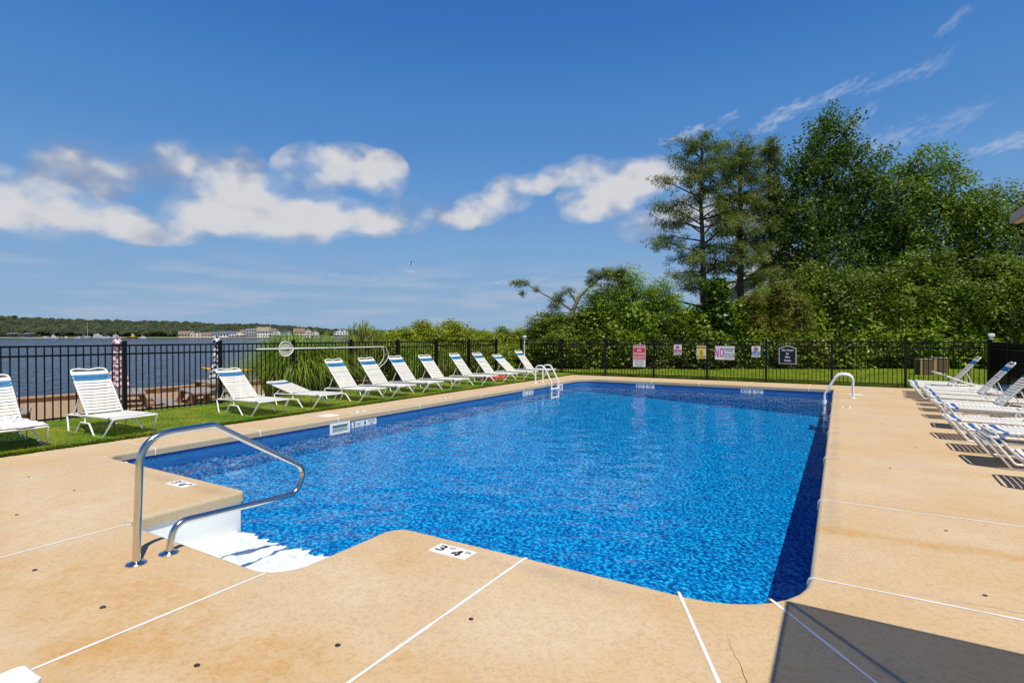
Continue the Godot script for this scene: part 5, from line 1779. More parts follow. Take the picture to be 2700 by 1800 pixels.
func make_loungers() -> void:
	rng.seed = 400
	strap_seat = [strap_mesh(0.044, 0.30, 0.016)]
	strap_back = [strap_mesh(0.042, 0.245, 0.012), strap_mesh(0.062, 0.245, 0.008)]
	var lawn := [
		[-9.74, -2.74, 48.0, -3.0, "white strap lounger with a crumpled towel on its seat"],
		[-9.70, -4.02, 52.0, 2.0, "white strap lounger next to the one with the towel, before the pink umbrella"],
		[-9.72, -6.40, 40.0, -1.0, "reclined white strap lounger in front of the blue striped umbrella"],
		[-9.68, -7.66, 14.0, 3.0, "white strap lounger lowered almost flat beside the tall grass clump"],
		[-9.70, -8.98, 49.0, 0.0, "upright white lounger in front of the largest ornamental grass"],
		[-9.70, -10.02, 49.0, -1.0, "upright white lounger under the end of the pool pole"],
		[-9.72, -11.12, 50.0, 1.0, "upright white lounger just past the end of the hanging hose loop"],
		[-9.70, -12.30, 49.0, -2.0, "upright white lounger before the second grass clump"],
		[-9.66, -13.74, 50.0, 2.0, "upright white lounger beside the red rescue float"],
		[-9.66, -14.95, 49.0, 0.0, "upright white lounger behind which the red rescue float ends"],
		[-9.60, -16.2, 40.0, -2.0, "more reclined white lounger next to the farthest one on the grass"],
		[-9.56, -17.5, 51.0, 1.0, "farthest white lounger on the grass, next to the fence corner"]]
	lawn.remove_at(8)
	lawn.insert(8, [-9.66, -13.72, 50.0, 2.0, "upright white lounger between the second grass clump and the red float"])
	for q in lawn:
		var o := make_lounger("strap_lounger", q[4], "white strap loungers on the grass strip", q[2], mt.blue_strap)
		o.position = Vector3(q[0], 0.02, q[1])
		o.rotation.y = deg_to_rad(q[3])
	# reclined row on the deck, heads towards the privacy screen
	var deck := [
		[2.34, -18.25, 52.0, 181.0, "deck lounger with raised back at the far fence"],
		[2.30, -17.48, 0.0, 178.0, "flat deck lounger next to the raised one at the far fence"],
		[2.24, -16.72, 0.0, 180.0, "flat deck lounger third from the far fence"],
		[2.36, -16.00, 0.0, 183.0, "flat deck lounger fourth from the far fence"],
		[2.34, -15.02, 52.0, 179.0, "deck lounger with raised back in the middle of the flat row"],
		[2.28, -13.98, 0.0, 180.0, "flat deck lounger directly before the raised one in the row"],
		[2.22, -12.86, 50.0, 182.0, "deck lounger with raised back half hidden at the screen"],
		[2.20, -11.58, 0.0, 177.0, "flat deck lounger under another in the middle of the row"],
		[2.08, -10.42, 0.0, 181.0, "flat deck lounger fifth from the end of the row by the deck joint"],
		[2.14, -9.42, 0.0, 179.0, "flat deck lounger just beyond the double blue foot straps"],
		[2.16, -8.56, 0.0, 182.0, "lowest lounger of the stack of three near the end of the row"],
		[2.28, -7.46, 0.0, 178.0, "flat deck lounger at the near end of the row with blue foot straps"],
		[2.42, -6.10, 0.0, 180.0, "deck lounger of which only the slatted shadow shows"]]
	for q in deck:
		var o := make_lounger("deck_lounger", q[4], "white strap loungers lined up on the deck", q[2], mt.deep_strap)
		o.position = Vector3(q[0], 0.0, q[1])
		o.rotation.y = deg_to_rad(q[3])
	# a few stand nested on others of the row
	for q in [[2.19, 0.055, -8.54, 181.0, "middle lounger of the stack of three near the end of the row"], [2.22, 0.11, -8.57, 182.5, "topmost lounger of the stack of three near the end of the row"], [2.24, 0.055, -11.56, 178.0, "flat deck lounger stacked on another in the middle of the row"]]:
		var o := make_lounger("deck_lounger", q[4], "white strap loungers lined up on the deck", 0.0, mt.deep_strap)
		o.position = Vector3(q[0], q[1], q[2])
		o.rotation.y = deg_to_rad(q[3])
	# one lounger turned round, its head raised a little towards the pool
	var t := make_lounger("deck_lounger", "deck lounger turned round with its low raised head towards the pool", "white strap loungers lined up on the deck", 22.0, mt.deep_strap)
	t.position = Vector3(3.0, 0.02, -17.1)
	t.rotation.y = deg_to_rad(4.0)
	t.scale = Vector3.ONE
	# towel left on the first lounger
	var tw := M.new()
	var fn := noise(91, 5.5, 3)
	var fine := noise(92, 17.0, 2)
	var nx := 44
	var nz := 34
	var ps := PackedVector3Array()
	for j in nz + 1:
		for i in nx + 1:
			var x := lerpf(-0.42, 0.42, float(i) / nx)
			var z := lerpf(-0.27, 0.30, float(j) / nz)
			var heap := exp(-(pow((x + 0.05) / 0.2, 2.0) + pow((z - 0.02) / 0.14, 2.0)))
			var h := 0.012 + absf(fn.get_noise_2d(x, z)) * (0.05 + 0.14 * heap) + heap * 0.05 + fine.get_noise_2d(x, z) * 0.018 * (0.3 + heap)
			var edge := minf(minf(float(i) / nx, 1.0 - float(i) / nx), minf(float(j) / nz, 1.0 - float(j) / nz))
			ps.append(Vector3(x + fn.get_noise_2d(z, x) * 0.06, h * smoothstep(-0.01, 0.05, edge) + (-0.03 if j == nz else 0.0), z + fn.get_noise_2d(x + 9.0, z) * 0.05))
	for j in nz:
		for i in nx:
			var a := j * (nx + 1) + i
			var n1 := (ps[a + 1] - ps[a]).cross(ps[a + nx + 1] - ps[a]).normalized()
			if n1.y < 0: n1 = -n1
			var st := float(j) / nz
			m_tint(tw, Color(0.62, 0.72, 0.70, 1) if st < 0.42 and i < 26 else Color(0.74, 0.70, 0.68, 1) if (j / 4) % 2 == 0 else Color(0.80, 0.77, 0.75, 1))
			if i < 5 and j > 8 and j < 22: m_tint(tw, Color(0.06, 0.20, 0.33, 1))
			tw.quad(ps[a], ps[a + 1], ps[a + nx + 2], ps[a + nx + 1], n1)
	var tm := mat(1, 1, 1, 0.95)
	tm.vertex_color_use_as_albedo = true
	var to := obj("towel", tw, tm, self, Vector3(-9.42, 0.345, -2.72))
	tag(to, "crumpled pale green and white towel lying on a lounger", "towel")
	# red rescue float
	var fl := thing("rescue_float", "red foam rescue float lying on the grass under a lounger", "float", Vector3(-10.2, 0.03, -15.55), deg_to_rad(62.0))
	var fm := M.new()
	var path := []
	for k in 9:
		path.append(Vector3(lerpf(-0.55, 0.55, k / 8.0), 0.075 + 0.02 * sin(k * 0.8), 0.05 * sin(k / 8.0 * PI)))
	fm.tube([path[0] + Vector3(-0.05, 0, 0), path[0]], 0.05, 0.085, 12)
	fm.tube(path, 0.085, 0.085, 12, true, 0.8)
	fm.tube([path[8], path[8] + Vector3(0.05, 0, 0)], 0.085, 0.05, 12)
	obj("foam_body", fm, mat(0.62, 0.035, 0.03, 0.45), fl)
	var rp := M.new()
	rp.tube([path[8] + Vector3(0.04, 0, 0), path[8] + Vector3(0.16, -0.05, 0.05), path[8] + Vector3(0.3, -0.06, -0.05), path[8] + Vector3(0.42, -0.065, 0.03)], 0.008, 0.008, 6)
	obj("tow_strap", rp, mt.white_plastic, fl)

func m_tint(m: M, c: Color) -> void:
	m.tint = c

# ---------------------------------------------------------------- pool fittings
func make_pool_fittings() -> void:
	# stainless handrail at the entry steps
	var x := -4.015
	var rail := thing("handrail", "polished steel handrail bent over the entry step", "handrail", Vector3(x, 0, -1.8))
	var p := [Vector3(0, 0.004, 0), Vector3(0, 0.845, -0.03), Vector3(0, 0.856, -0.53), Vector3(0, 0.36, -1.345), Vector3(0, 0.163, -1.245), Vector3(0, 0.205, -0.245), Vector3(0, 0.004, -0.205)]
	var rm := M.new()
	rm.tube(fillet(p, [0.21, 0.10, 0.13, 0.12, 0.16], 9), 0.0242, 0.0242, 18)
	obj("tube", rm, mt.steel, rail)
	for z in [0.0, -0.205]:
		var em := M.new()
		em.lathe(Vector3.ZERO, [Vector2(0.064, 0.001), Vector2(0.064, 0.007), Vector2(0.058, 0.013), Vector2(0.032, 0.020), Vector2(0.026, 0.023)], 28)
		obj("escutcheon", em, mt.steel, rail, Vector3(0, 0, z))
	# white ladders
	ladder("white pool ladder beside the loungers on the grass", Vector3(-8.0, 0, -15.66), 1.0, 0.41, 0.50)
	ladder("white pool ladder at the far end of the open deck", Vector3(-0.16, 0, -15.93), -1.0, 0.44, 0.56)
	# skimmers and inlet
	for q in [[-8.004, -7.04, 0.48, "white skimmer mouth beside the 3 feet 4 inches sign"], [-8.004, -16.36, 0.42, "small white skimmer mouth behind the pool ladder"]]:
		var sk := thing("pool_skimmer", q[3], "skimmer", Vector3(q[0], -0.20, q[1]), PI / 2)
		var fm := M.new()
		var w: float = q[2]
		for e in [[0.0, 0.085, w, 0.035], [0.0, -0.085, w, 0.035], [-w * 0.5 + 0.03, 0.0, 0.06, 0.135], [w * 0.5 - 0.03, 0.0, 0.06, 0.135]]:
			fm.cbox(Vector3(e[0], e[1], 0.0), Vector3(e[2], e[3], 0.02), 0.005)
		obj("frame", fm, mt.white_plastic, sk)
		var wm := M.new()
		wm.box(Vector3(0, 0, -0.012), Vector3(w - 0.12, 0.135, 0.004))
		obj("weir", wm, mat(0.34, 0.40, 0.34, 0.5), sk)
	# depth signs on the pool wall
	depth_sign("white depth sign on the pool wall beside the wide skimmer", "3", "FEET", "4", Vector3(-8.012, -0.178, -7.655), PI / 2, 0.65)
	depth_sign("white depth sign on the pool wall beside the pool ladder by the grass", "4", "FEET", "6", Vector3(-8.012, -0.178, -14.22), PI / 2, 0.64)
	depth_sign("white depth sign on the far pool wall below the red warning sign", "4", "FEET", "6", Vector3(-5.67, -0.172, -18.162), 0.0, 0.635)
	depth_sign("white depth sign on the far pool wall below the small blue and white sign", "4", "FEET", "6", Vector3(-2.32, -0.172, -18.162), 0.0, 0.637)
	# depth plates on the deck
	deck_plate("white deck plate reading 3 ft 4 in beside the step corner closest to the camera", "3", "4", Vector3(-2.338, 0.0, -3.058), 0.0)
	deck_plate("white deck plate reading 3 ft 4 in behind the steel handrail", "3", "4", Vector3(-5.80, 0.0, -3.02), 0.0)
	deck_plate("white deck plate near the pool ladder of the open deck", "4", "6", Vector3(0.13, 0.0, -13.62), PI / 2)
	deck_plate("white deck plate on the grass side coping by the depth sign", "3", "4", Vector3(-8.3, 0.0, -7.75), PI / 2)
	deck_plate("white deck plate on the grass side coping halfway to the ladder", "3", "4", Vector3(-8.3, 0.0, -10.6), PI / 2)
	# skimmer lids set in the deck
	for q in [[-8.38, -7.08, "square white skimmer lid set in the coping walk"], [0.36, -16.75, "white skimmer lid set in the deck beyond the ladder"]]:
		var lm := M.new()
		lm.cbox(Vector3(0, 0.003, 0), Vector3(0.3, 0.01, 0.3), 0.003)
		tag(obj("skimmer_lid", lm, mt.white_plastic, self, Vector3(q[0], 0, q[1])), q[2], "lid")

func ladder(label: String, at: Vector3, side: float, back: float, wid: float) -> void:
	# side +1: deck towards -x
	var o := thing("pool_ladder", label, "ladder", at)
	for s in [-0.5, 0.5]:
		var rm := M.new()
		var z: float = s * wid
		var pts := [Vector3(-back * side, 0.0, z), Vector3(-back * side, 0.56, z), Vector3(-0.12 * side, 0.585, z), Vector3(0.17 * side, 0.05, z), Vector3(0.17 * side, -0.95, z)]
		rm.tube(fillet(pts, [0.17, 0.2, 0.14], 7), 0.0235, 0.0235, 12)
		obj("rail", rm, mt.white_plastic, o)
		var em := M.new()
		em.lathe(Vector3(-back * side, 0, z), [Vector2(0.055, 0.001), Vector2(0.055, 0.012), Vector2(0.03, 0.02), Vector2(0.026, 0.03)], 16)
		obj("escutcheon", em, mt.white_plastic, o)
		var cm := M.new()
		cm.lathe(Vector3(0.17 * side, -0.20, z), [Vector2(0.03, 0.0), Vector2(0.036, 0.006), Vector2(0.036, 0.07), Vector2(0.03, 0.076)], 12)
		obj("collar", cm, mt.white_plastic, o)
	for y in [-0.16, -0.44, -0.72]:
		var tm := M.new()
		tm.cbox(Vector3(0.17 * side, y, 0), Vector3(0.09, 0.035, wid - 0.04), 0.008)
		obj("tread", tm, mt.white_plastic, o)

func depth_sign(label: String, feet: String, word: String, inch: String, at: Vector3, turn: float, w: float) -> void:
	var o := thing("depth_sign", label, "sign", at, turn)
	var m := M.new()
	m.box(Vector3(0, 0, -0.003), Vector3(w, 0.13, 0.006))
	obj("panel", m, mt.white_paint, o)
	words("lettering", feet, 0.082, mt.black_ink, o, Vector3(-w * 0.41, 0.0, 0.002), false, 800)
	words("lettering", word, 0.046, mt.black_ink, o, Vector3(-w * 0.22, -0.005, 0.002), false, 500)
	words("lettering", inch, 0.082, mt.black_ink, o, Vector3(0.01, 0.0, 0.002), false, 800)
	words("lettering", "INCHES", 0.040, mt.black_ink, o, Vector3(w * 0.29, 0.018, 0.002), false, 500)
	words("lettering", "DEEP", 0.030, mt.black_ink, o, Vector3(w * 0.29, -0.036, 0.002), false, 500)

func deck_plate(label: String, feet: String, inch: String, at: Vector3, turn: float) -> void:
	var o := thing("depth_plate", label, "sign", at, turn)
	var m := M.new()
	m.box(Vector3(0, 0.002, 0), Vector3(0.315, 0.004, 0.150))
	obj("panel", m, mt.white_paint, o)
	var up := Vector3(-PI / 2, 0, 0)
	words("lettering", feet, 0.088, mt.black_ink, o, Vector3(-0.098, 0.0055, -0.005), false, 800, up, 1.15)
	words("lettering", "FT", 0.034, mt.black_ink, o, Vector3(-0.022, 0.0055, -0.034), false, 400, up)
	words("lettering", inch, 0.088, mt.black_ink, o, Vector3(0.05, 0.0055, 0.012), false, 800, up, 1.15)
	words("lettering", "IN", 0.034, mt.black_ink, o, Vector3(0.118, 0.0055, -0.03), false, 400, up)

# ---------------------------------------------------------------- signs on the far fence
func panel(o: Node3D, called: String, c: Vector2, s: Vector2, m: Material, z: float, t := 0.002) -> void:
	var b := M.new()
	b.box(Vector3(c.x, c.y, z), Vector3(s.x, s.y, t))
	obj(called, b, m, o)

func sheet(o: Node3D, called: String, w: float, h: float, r: float, m: Material, z: float, t: float) -> void:
	var poly := clean(rounded([[-w * 0.5, -h * 0.5, r], [w * 0.5, -h * 0.5, r], [w * 0.5, h * 0.5, r], [-w * 0.5, h * 0.5, r]], 4))
	extrude(o, called, poly, m, z, t)

func extrude(o: Node3D, called: String, poly: PackedVector2Array, m: Material, z: float, t: float) -> void:
	var b := M.new()
	var ids := Geometry2D.triangulate_polygon(poly)
	for i in range(0, ids.size(), 3):
		var p := poly[ids[i]]
		var q := poly[ids[i + 1]]
		var r2 := poly[ids[i + 2]]
		b.flat(Vector3(p.x, p.y, z + t * 0.5), Vector3(q.x, q.y, z + t * 0.5), Vector3(r2.x, r2.y, z + t * 0.5), Vector3.BACK)
		b.flat(Vector3(p.x, p.y, z - t * 0.5), Vector3(q.x, q.y, z - t * 0.5), Vector3(r2.x, r2.y, z - t * 0.5), Vector3.FORWARD)
	var cw := Geometry2D.is_polygon_clockwise(poly)
	for i in poly.size():
		var p := poly[i]
		var q := poly[(i + 1) % poly.size()]
		var n2 := (q - p).orthogonal().normalized() * (1.0 if cw else -1.0)
		b.quad(Vector3(p.x, p.y, z - t * 0.5), Vector3(q.x, q.y, z - t * 0.5), Vector3(q.x, q.y, z + t * 0.5), Vector3(p.x, p.y, z + t * 0.5), Vector3(n2.x, n2.y, 0))
	obj(called, b, m, o)

func circle_mark(o: Node3D, c: Vector2, r: float, m: Material, ink: Material, kind: int) -> void:
	var b := M.new()
	var ring := []
	for k in 33:
		var a := TAU * k / 32.0
		ring.append(Vector3(c.x + cos(a) * r, c.y + sin(a) * r, 0.012))
	b.tube(ring, r * 0.09, r * 0.09, 5, false)
	b.tube([Vector3(c.x - r * 0.68, c.y + r * 0.68, 0.0125), Vector3(c.x + r * 0.68, c.y - r * 0.68, 0.0125)], r * 0.09, r * 0.09, 5)
	obj("prohibition_ring", b, m, o)
	var g := M.new()
	if kind == 0:
		# a tumbler and a bottle
		g.tube([Vector3(c.x - r * 0.15, c.y - r * 0.5, 0.0105), Vector3(c.x + r * 0.15, c.y + r * 0.35, 0.0105)], r * 0.2, r * 0.26, 6)
	else:
		g.tube([Vector3(c.x - r * 0.3, c.y + r * 0.45, 0.0105), Vector3(c.x + r * 0.05, c.y - r * 0.05, 0.0105)], r * 0.1, r * 0.2, 6)
		g.tube([Vector3(c.x + r * 0.05, c.y - r * 0.05, 0.0105), Vector3(c.x + r * 0.35, c.y - r * 0.5, 0.0105)], r * 0.24, r * 0.24, 6)
	obj("pictogram", g, ink, o)

func make_signs() -> void:
	var z := -19.615
	var white := mat(0.72, 0.72, 0.72, 0.4)
	var red := mat(0.60, 0.03, 0.07, 0.45)
	var s := thing("warning_sign", "tall red and white lifeguard warning sign on the far fence", "sign", Vector3(-6.345, 0.79, z))
	sheet(s, "panel", 0.47, 0.81, 0.03, white, 0.0, 0.006)
	panel(s, "red_field", Vector2(0, 0.135), Vector2(0.445, 0.51), red, 0.0045)
	var tone := mat(0.80, 0.72, 0.72, 0.5)
	words("lettering", "WARNING:", 0.068, tone, s, Vector3(0, 0.325, 0.006), false, 700, Vector3.ZERO, 1.0)
	words("lettering", "NO", 0.078, tone, s, Vector3(0, 0.205, 0.006), false, 700)
	words("lettering", "LIFEGUARD", 0.078, tone, s, Vector3(0, 0.08, 0.006), false, 700, Vector3.ZERO, 0.80)
	words("lettering", "ON DUTY", 0.078, tone, s, Vector3(0, -0.045, 0.006), false, 700, Vector3.ZERO, 0.95)
	var gi := mat(0.22, 0.27, 0.28, 0.6)
	var row := 0
	for t in ["CHILDREN SHOULD", "NOT USE POOL", "WITHOUT ADULT", "SUPERVISION"]:
		words("lettering", t, 0.034, gi, s, Vector3(0, -0.17 - row * 0.065, 0.006), false, 600, Vector3.ZERO, 0.92)
		row += 1
	s = thing("alcohol_sign", "small white sign with red band forbidding alcohol", "sign", Vector3(-4.945, 1.04, z))
	sheet(s, "panel", 0.27, 0.36, 0.012, white, 0.0, 0.005)
	panel(s, "red_band", Vector2(0, -0.06), Vector2(0.25, 0.105), red, 0.0045)
	circle_mark(s, Vector2(0, 0.09), 0.062, red, mt.black_ink, 0)
	words("lettering", "NO", 0.034, tone, s, Vector3(0, -0.036, 0.006), false, 800)
	words("lettering", "ALCOHOL", 0.034, tone, s, Vector3(0, -0.085, 0.006), false, 800)
	words("lettering", "IN POOL AREA", 0.022, mt.black_ink, s, Vector3(0, -0.145, 0.004), false, 700)
	s = thing("caution_sign", "yellow caution sign against diving with a round figure", "sign", Vector3(-4.135, 0.96, z))
	sheet(s, "panel", 0.32, 0.45, 0.02, white, 0.0, 0.005)
	var yel := mat(0.75, 0.52, 0.02, 0.45)
	var pale := mat(0.62, 0.64, 0.50, 0.5)
	panel(s, "yellow_field", Vector2(0, 0.0), Vector2(0.295, 0.425), yel, 0.0045)
	panel(s, "pale_field", Vector2(0, 0.0), Vector2(0.27, 0.21), pale, 0.0062)
	var disc := M.new()
	disc.lathe(Vector3(0, 0, 0.0075), [Vector2(0.0, 0.001), Vector2(0.102, 0.001), Vector2(0.102, -0.001)], 28, Basis(Vector3.RIGHT, PI / 2))
	obj("yellow_disc", disc, yel, s)
	var fg := M.new()
	fg.tube([Vector3(-0.004, 0.055, 0.0095), Vector3(0.0, 0.03, 0.0095)], 0.012, 0.012, 6)
	fg.tube([Vector3(0.0, 0.03, 0.0095), Vector3(0.004, -0.02, 0.0095), Vector3(-0.006, -0.06, 0.0095)], 0.018, 0.008, 6)
	fg.tube([Vector3(-0.06, -0.065, 0.0095), Vector3(-0.02, -0.058, 0.0095), Vector3(0.02, -0.066, 0.0095), Vector3(0.06, -0.058, 0.0095)], 0.005, 0.005, 5)
	obj("pictogram", fg, mt.black_ink, s)
	words("lettering", "CAUTION", 0.058, mt.black_ink, s, Vector3(0, 0.158, 0.007), false, 800, Vector3.ZERO, 0.88)
	words("lettering", "NO DIVING", 0.052, mt.black_ink, s, Vector3(0, -0.160, 0.007), false, 800, Vector3.ZERO, 0.80)
	s = thing("jumping_sign", "wide white sign with a big pink NO about jumping and food", "sign", Vector3(-3.363, 0.95, z))
	sheet(s, "panel", 0.63, 0.46, 0.012, white, 0.0, 0.006)
	words("lettering", "NO", 0.31, mat(0.50, 0.03, 0.28, 0.5), s, Vector3(-0.178, 0.0, 0.004), false, 800, Vector3.ZERO, 0.50)
	var ink := mat(0.03, 0.03, 0.035, 0.5)
	for q in [["JUMPING", 0.058, 0.135, 0.95], ["IN POOL", 0.05, 0.07, 0.9], ["FOOD OR", 0.058, -0.035, 0.95], ["ICE CREAM", 0.052, -0.108, 0.9], ["INSIDE POOL AREA", 0.026, -0.168, 0.95]]:
		words("lettering", q[0], q[1], ink, s, Vector3(0.145, q[2], 0.004), false, 600, Vector3.ZERO, q[3])
	s = thing("glass_sign", "small white sign with blue band forbidding glass", "sign", Vector3(-2.384, 1.01, z))
	sheet(s, "panel", 0.27, 0.36, 0.012, white, 0.0, 0.005)
	var blue := mat(0.03, 0.12, 0.38, 0.5)
	panel(s, "blue_band", Vector2(0, -0.055), Vector2(0.262, 0.11), blue, 0.0045)
	circle_mark(s, Vector2(0, 0.09), 0.066, red, mt.black_ink, 1)
	words("lettering", "NO GLASS", 0.036, white, s, Vector3(0, -0.03, 0.006), false, 800, Vector3.ZERO, 0.95)
	words("lettering", "ALLOWED", 0.036, white, s, Vector3(0, -0.082, 0.006), false, 800, Vector3.ZERO, 0.95)
	words("lettering", "IN POOL AREA", 0.022, mt.black_ink, s, Vector3(0, -0.143, 0.004), false, 700)
	s = thing("toys_sign", "black arched sign with white rim about toys", "sign", Vector3(-1.448, 0.915, z))
	var outline := func(g: float) -> PackedVector2Array:
		var pl := PackedVector2Array([Vector2(-0.25 - g, -0.29 - g), Vector2(0.25 + g, -0.29 - g), Vector2(0.25 + g, 0.225 + g)])
		for k in 13:
			var a := k / 12.0
			var xx := lerpf(0.19 + g * 0.6, -0.19 - g * 0.6, a)
			pl.append(Vector2(xx, 0.235 + g + 0.055 * sin(a * PI)))
		pl.append(Vector2(-0.25 - g, 0.225 + g))
		return pl
	extrude(s, "rim", outline.call(0.0), mt.white_paint, 0.0, 0.012)
	extrude(s, "panel", outline.call(-0.016), mat(0.006, 0.007, 0.012, 0.3), 0.005, 0.008)
	var ry := 0.155
	for t in ["No Toys", "in", "the", "Pool"]:
		words("lettering", t, 0.062, mt.white_paint, s, Vector3(0, ry, 0.0105), true, 800)
		ry -= 0.112
	# garden lamps on the fence line
	lamp_post("white post with a square white lamp at the screen corner", Vector3(3.62, 0, -19.95), 1.56)
	lamp_post("slim white lamp post behind the farthest lounger on the grass", Vector3(-11.6, -0.05, -20.27), 1.56)
	# two wooden boxes on the far lawn
	for q in [[2.78, -25.95, "dark wooden box with one tan side on the far lawn, closer to the fence"], [3.45, -27.9, "dark wooden box with one tan side on the far lawn standing behind the other"]]:
		var bx := thing("wooden_box", q[2], "box", Vector3(q[0], 0, q[1]), deg_to_rad(17.0))
		bx.scale = Vector3(0.62, 0.66, 0.62)
		for sd in 4:
			var b := Basis(Vector3.UP, sd * PI / 2)
			for k in 6:
				var pm := M.new()
				pm.cbox(b * Vector3(0, 0.085 + k * 0.155, 0.36), Vector3(0.70, 0.146, 0.03), 0.006, b)
				obj("plank", pm, mat(0.10 + 0.02 * (k % 3), 0.085 + 0.015 * (k % 2), 0.035, 0.9) if sd != 1 else mt.tan_wood, bx)  # planks dark on three sides, tan on the fourth
		for c in 4:
			var cm := M.new()
			cm.box(Vector3(0.345 if c % 2 else -0.345, 0.475, 0.345 if c > 1 else -0.345), Vector3(0.085, 0.95, 0.085))
			obj("corner_post", cm, mt.tan_wood, bx)
		var lid := M.new()
		lid.cbox(Vector3(0, 0.965, 0), Vector3(0.80, 0.03, 0.80), 0.006)
		obj("lid", lid, mt.grey_wood, bx)
	var st := M.new()
	st.tube([Vector3(0, 0, 0), Vector3(0, 0.5, 0)], 0.035, 0.03, 7)
	tag(obj("stake", st, mt.tan_wood, self, Vector3(4.35, 0, -27.2)), "thin reddish wooden stake beside the boxes on the lawn", "stake")

func lamp_post(label: String, at: Vector3, h: float) -> void:
	var o := thing("lamp_post", label, "lamp", at)
	var m := M.new()
	m.tube([Vector3.ZERO, Vector3(0, h - 0.12, 0)], 0.035, 0.035, 10)
	obj("post", m, mt.white_plastic, o)
	var n := M.new()
	n.lathe(Vector3(0, h - 0.16, 0), [Vector2(0.035, 0.0), Vector2(0.05, 0.03), Vector2(0.05, 0.07), Vector2(0.03, 0.1)], 12)
	n.cbox(Vector3(0, h - 0.01, 0), Vector3(0.14, 0.085, 0.12), 0.015)
	obj("lamp_head", n, mt.white_plastic, o)

# ---------------------------------------------------------------- beach
func picnic_table(label: String, at: Vector3, turn: float, top: Material) -> void:
	var o := thing("picnic_table", label, "picnic table", at, turn, "picnic tables on the sand")
	for k in 5:
		var m := M.new()
		m.cbox(Vector3(0, 0.735, -0.30 + k * 0.15), Vector3(1.83, 0.038, 0.14), 0.005)
		obj("plank", m, top, o)
	for s in [-1.0, 1.0]:
		for k in 2:
			var m := M.new()
			m.cbox(Vector3(0, 0.44, s * (0.66 + k * 0.15)), Vector3(1.83, 0.038, 0.14), 0.005)
			obj("bench_plank", m, top, o)
	for x in [-0.66, 0.66]:
		for s in [-1.0, 1.0]:
			var m := M.new()
			var a := Vector3(x, 0.71, s * 0.24)
			var b := Vector3(x, 0.0, s * 0.62)
			var d := (b - a).normalized()
			m.box((a + b) * 0.5, Vector3(0.038, a.distance_to(b), 0.14), Basis(Vector3.RIGHT, atan2(d.z, d.y) + PI))
			obj("leg", m, mt.wood, o)
		var c := M.new()
		c.box(Vector3(x + 0.04, 0.40, 0), Vector3(0.038, 0.09, 1.55))
		c.box(Vector3(x + 0.04, 0.70, 0), Vector3(0.038, 0.09, 0.70))
		obj("brace", c, mt.wood, o)

func closed_umbrella(label: String, at: Vector3, c1: Color, c2: Color, h: float, bell: float) -> void:
	var o := thing("closed_umbrella", label, "umbrella", at, 0.0)
	var p := M.new()
	p.tube([Vector3(0, 0, 0), Vector3(0.02, h, 0)], 0.02, 0.018, 10)
	obj("pole", p, mt.white_plastic, o)
	var m := M.new()
	var rows := 44
	var seg := 40
	var grid := []
	var hn := noise(95, 1.0, 2)
	for j in rows + 1:
		var t := float(j) / rows
		# cap that flares, a tied waist, then a bell that opens at the bottom
		var r := 0.0
		if t < 0.13:
			r = lerpf(0.015, 0.115, t / 0.13)
		elif t < 0.2:
			r = lerpf(0.115, 0.055, smoothstep(0.13, 0.2, t))
		elif t < 0.48:
			r = lerpf(0.055, 0.085, (t - 0.2) / 0.28)
		elif t < 0.54:
			r = lerpf(0.085, 0.062, smoothstep(0.48, 0.54, t))
		else:
			r = lerpf(0.062, bell, pow((t - 0.54) / 0.46, 0.8))
		var row := []
		for k in seg:
			var a := TAU * k / seg
			var fold := 1.0 + (0.26 * sin(a * 8.0 + 1.5 * sin(t * 5.0)) + 0.2 * hn.get_noise_2d(cos(a) * 1.5, t * 4.0 + sin(a))) * smoothstep(0.0, 0.3, t)
			var y := h + 0.06 - t * 1.18 + (0.05 * sin(a * 4.0) if j == rows else 0.0)
			row.append(Vector3(cos(a) * r * fold + 0.02, y, sin(a) * r * fold))
		grid.append(row)
	for j in rows:
		var stripe := int(float(j) / rows * 17.0) % 2 == 0
		for k in seg:
			var k2 := (k + 1) % seg
			var a: Vector3 = grid[j][k]
			var b: Vector3 = grid[j][k2]
			var c: Vector3 = grid[j + 1][k2]
			var d: Vector3 = grid[j + 1][k]
			var n := (b - a).cross(d - a).normalized()
			if n.dot(a - Vector3(0.02, a.y, 0)) < 0: n = -n
			# folds carry the stripes out of step
			var st := stripe if int(k / 5.0) % 2 == 0 else int(float(j) / rows * 17.0 + 0.5) % 2 == 0
			m.tint = c1 if st else c2
			m.quad(a, b, c, d, n)
	var fm := mat(1, 1, 1, 0.9)
	fm.vertex_color_use_as_albedo = true
	fm.backlight_enabled = true
	fm.backlight = lin(0.2, 0.2, 0.2)
	fm.cull_mode = BaseMaterial3D.CULL_DISABLED
	obj("canopy", m, fm, o)
	var tie := M.new()
	tie.lathe(Vector3(0.02, h - 0.55, 0), [Vector2(0.078, 0.0), Vector2(0.08, 0.02), Vector2(0.078, 0.035)], 20)
	obj("tie_strap", tie, mat(0.75, 0.74, 0.72, 0.8), o)

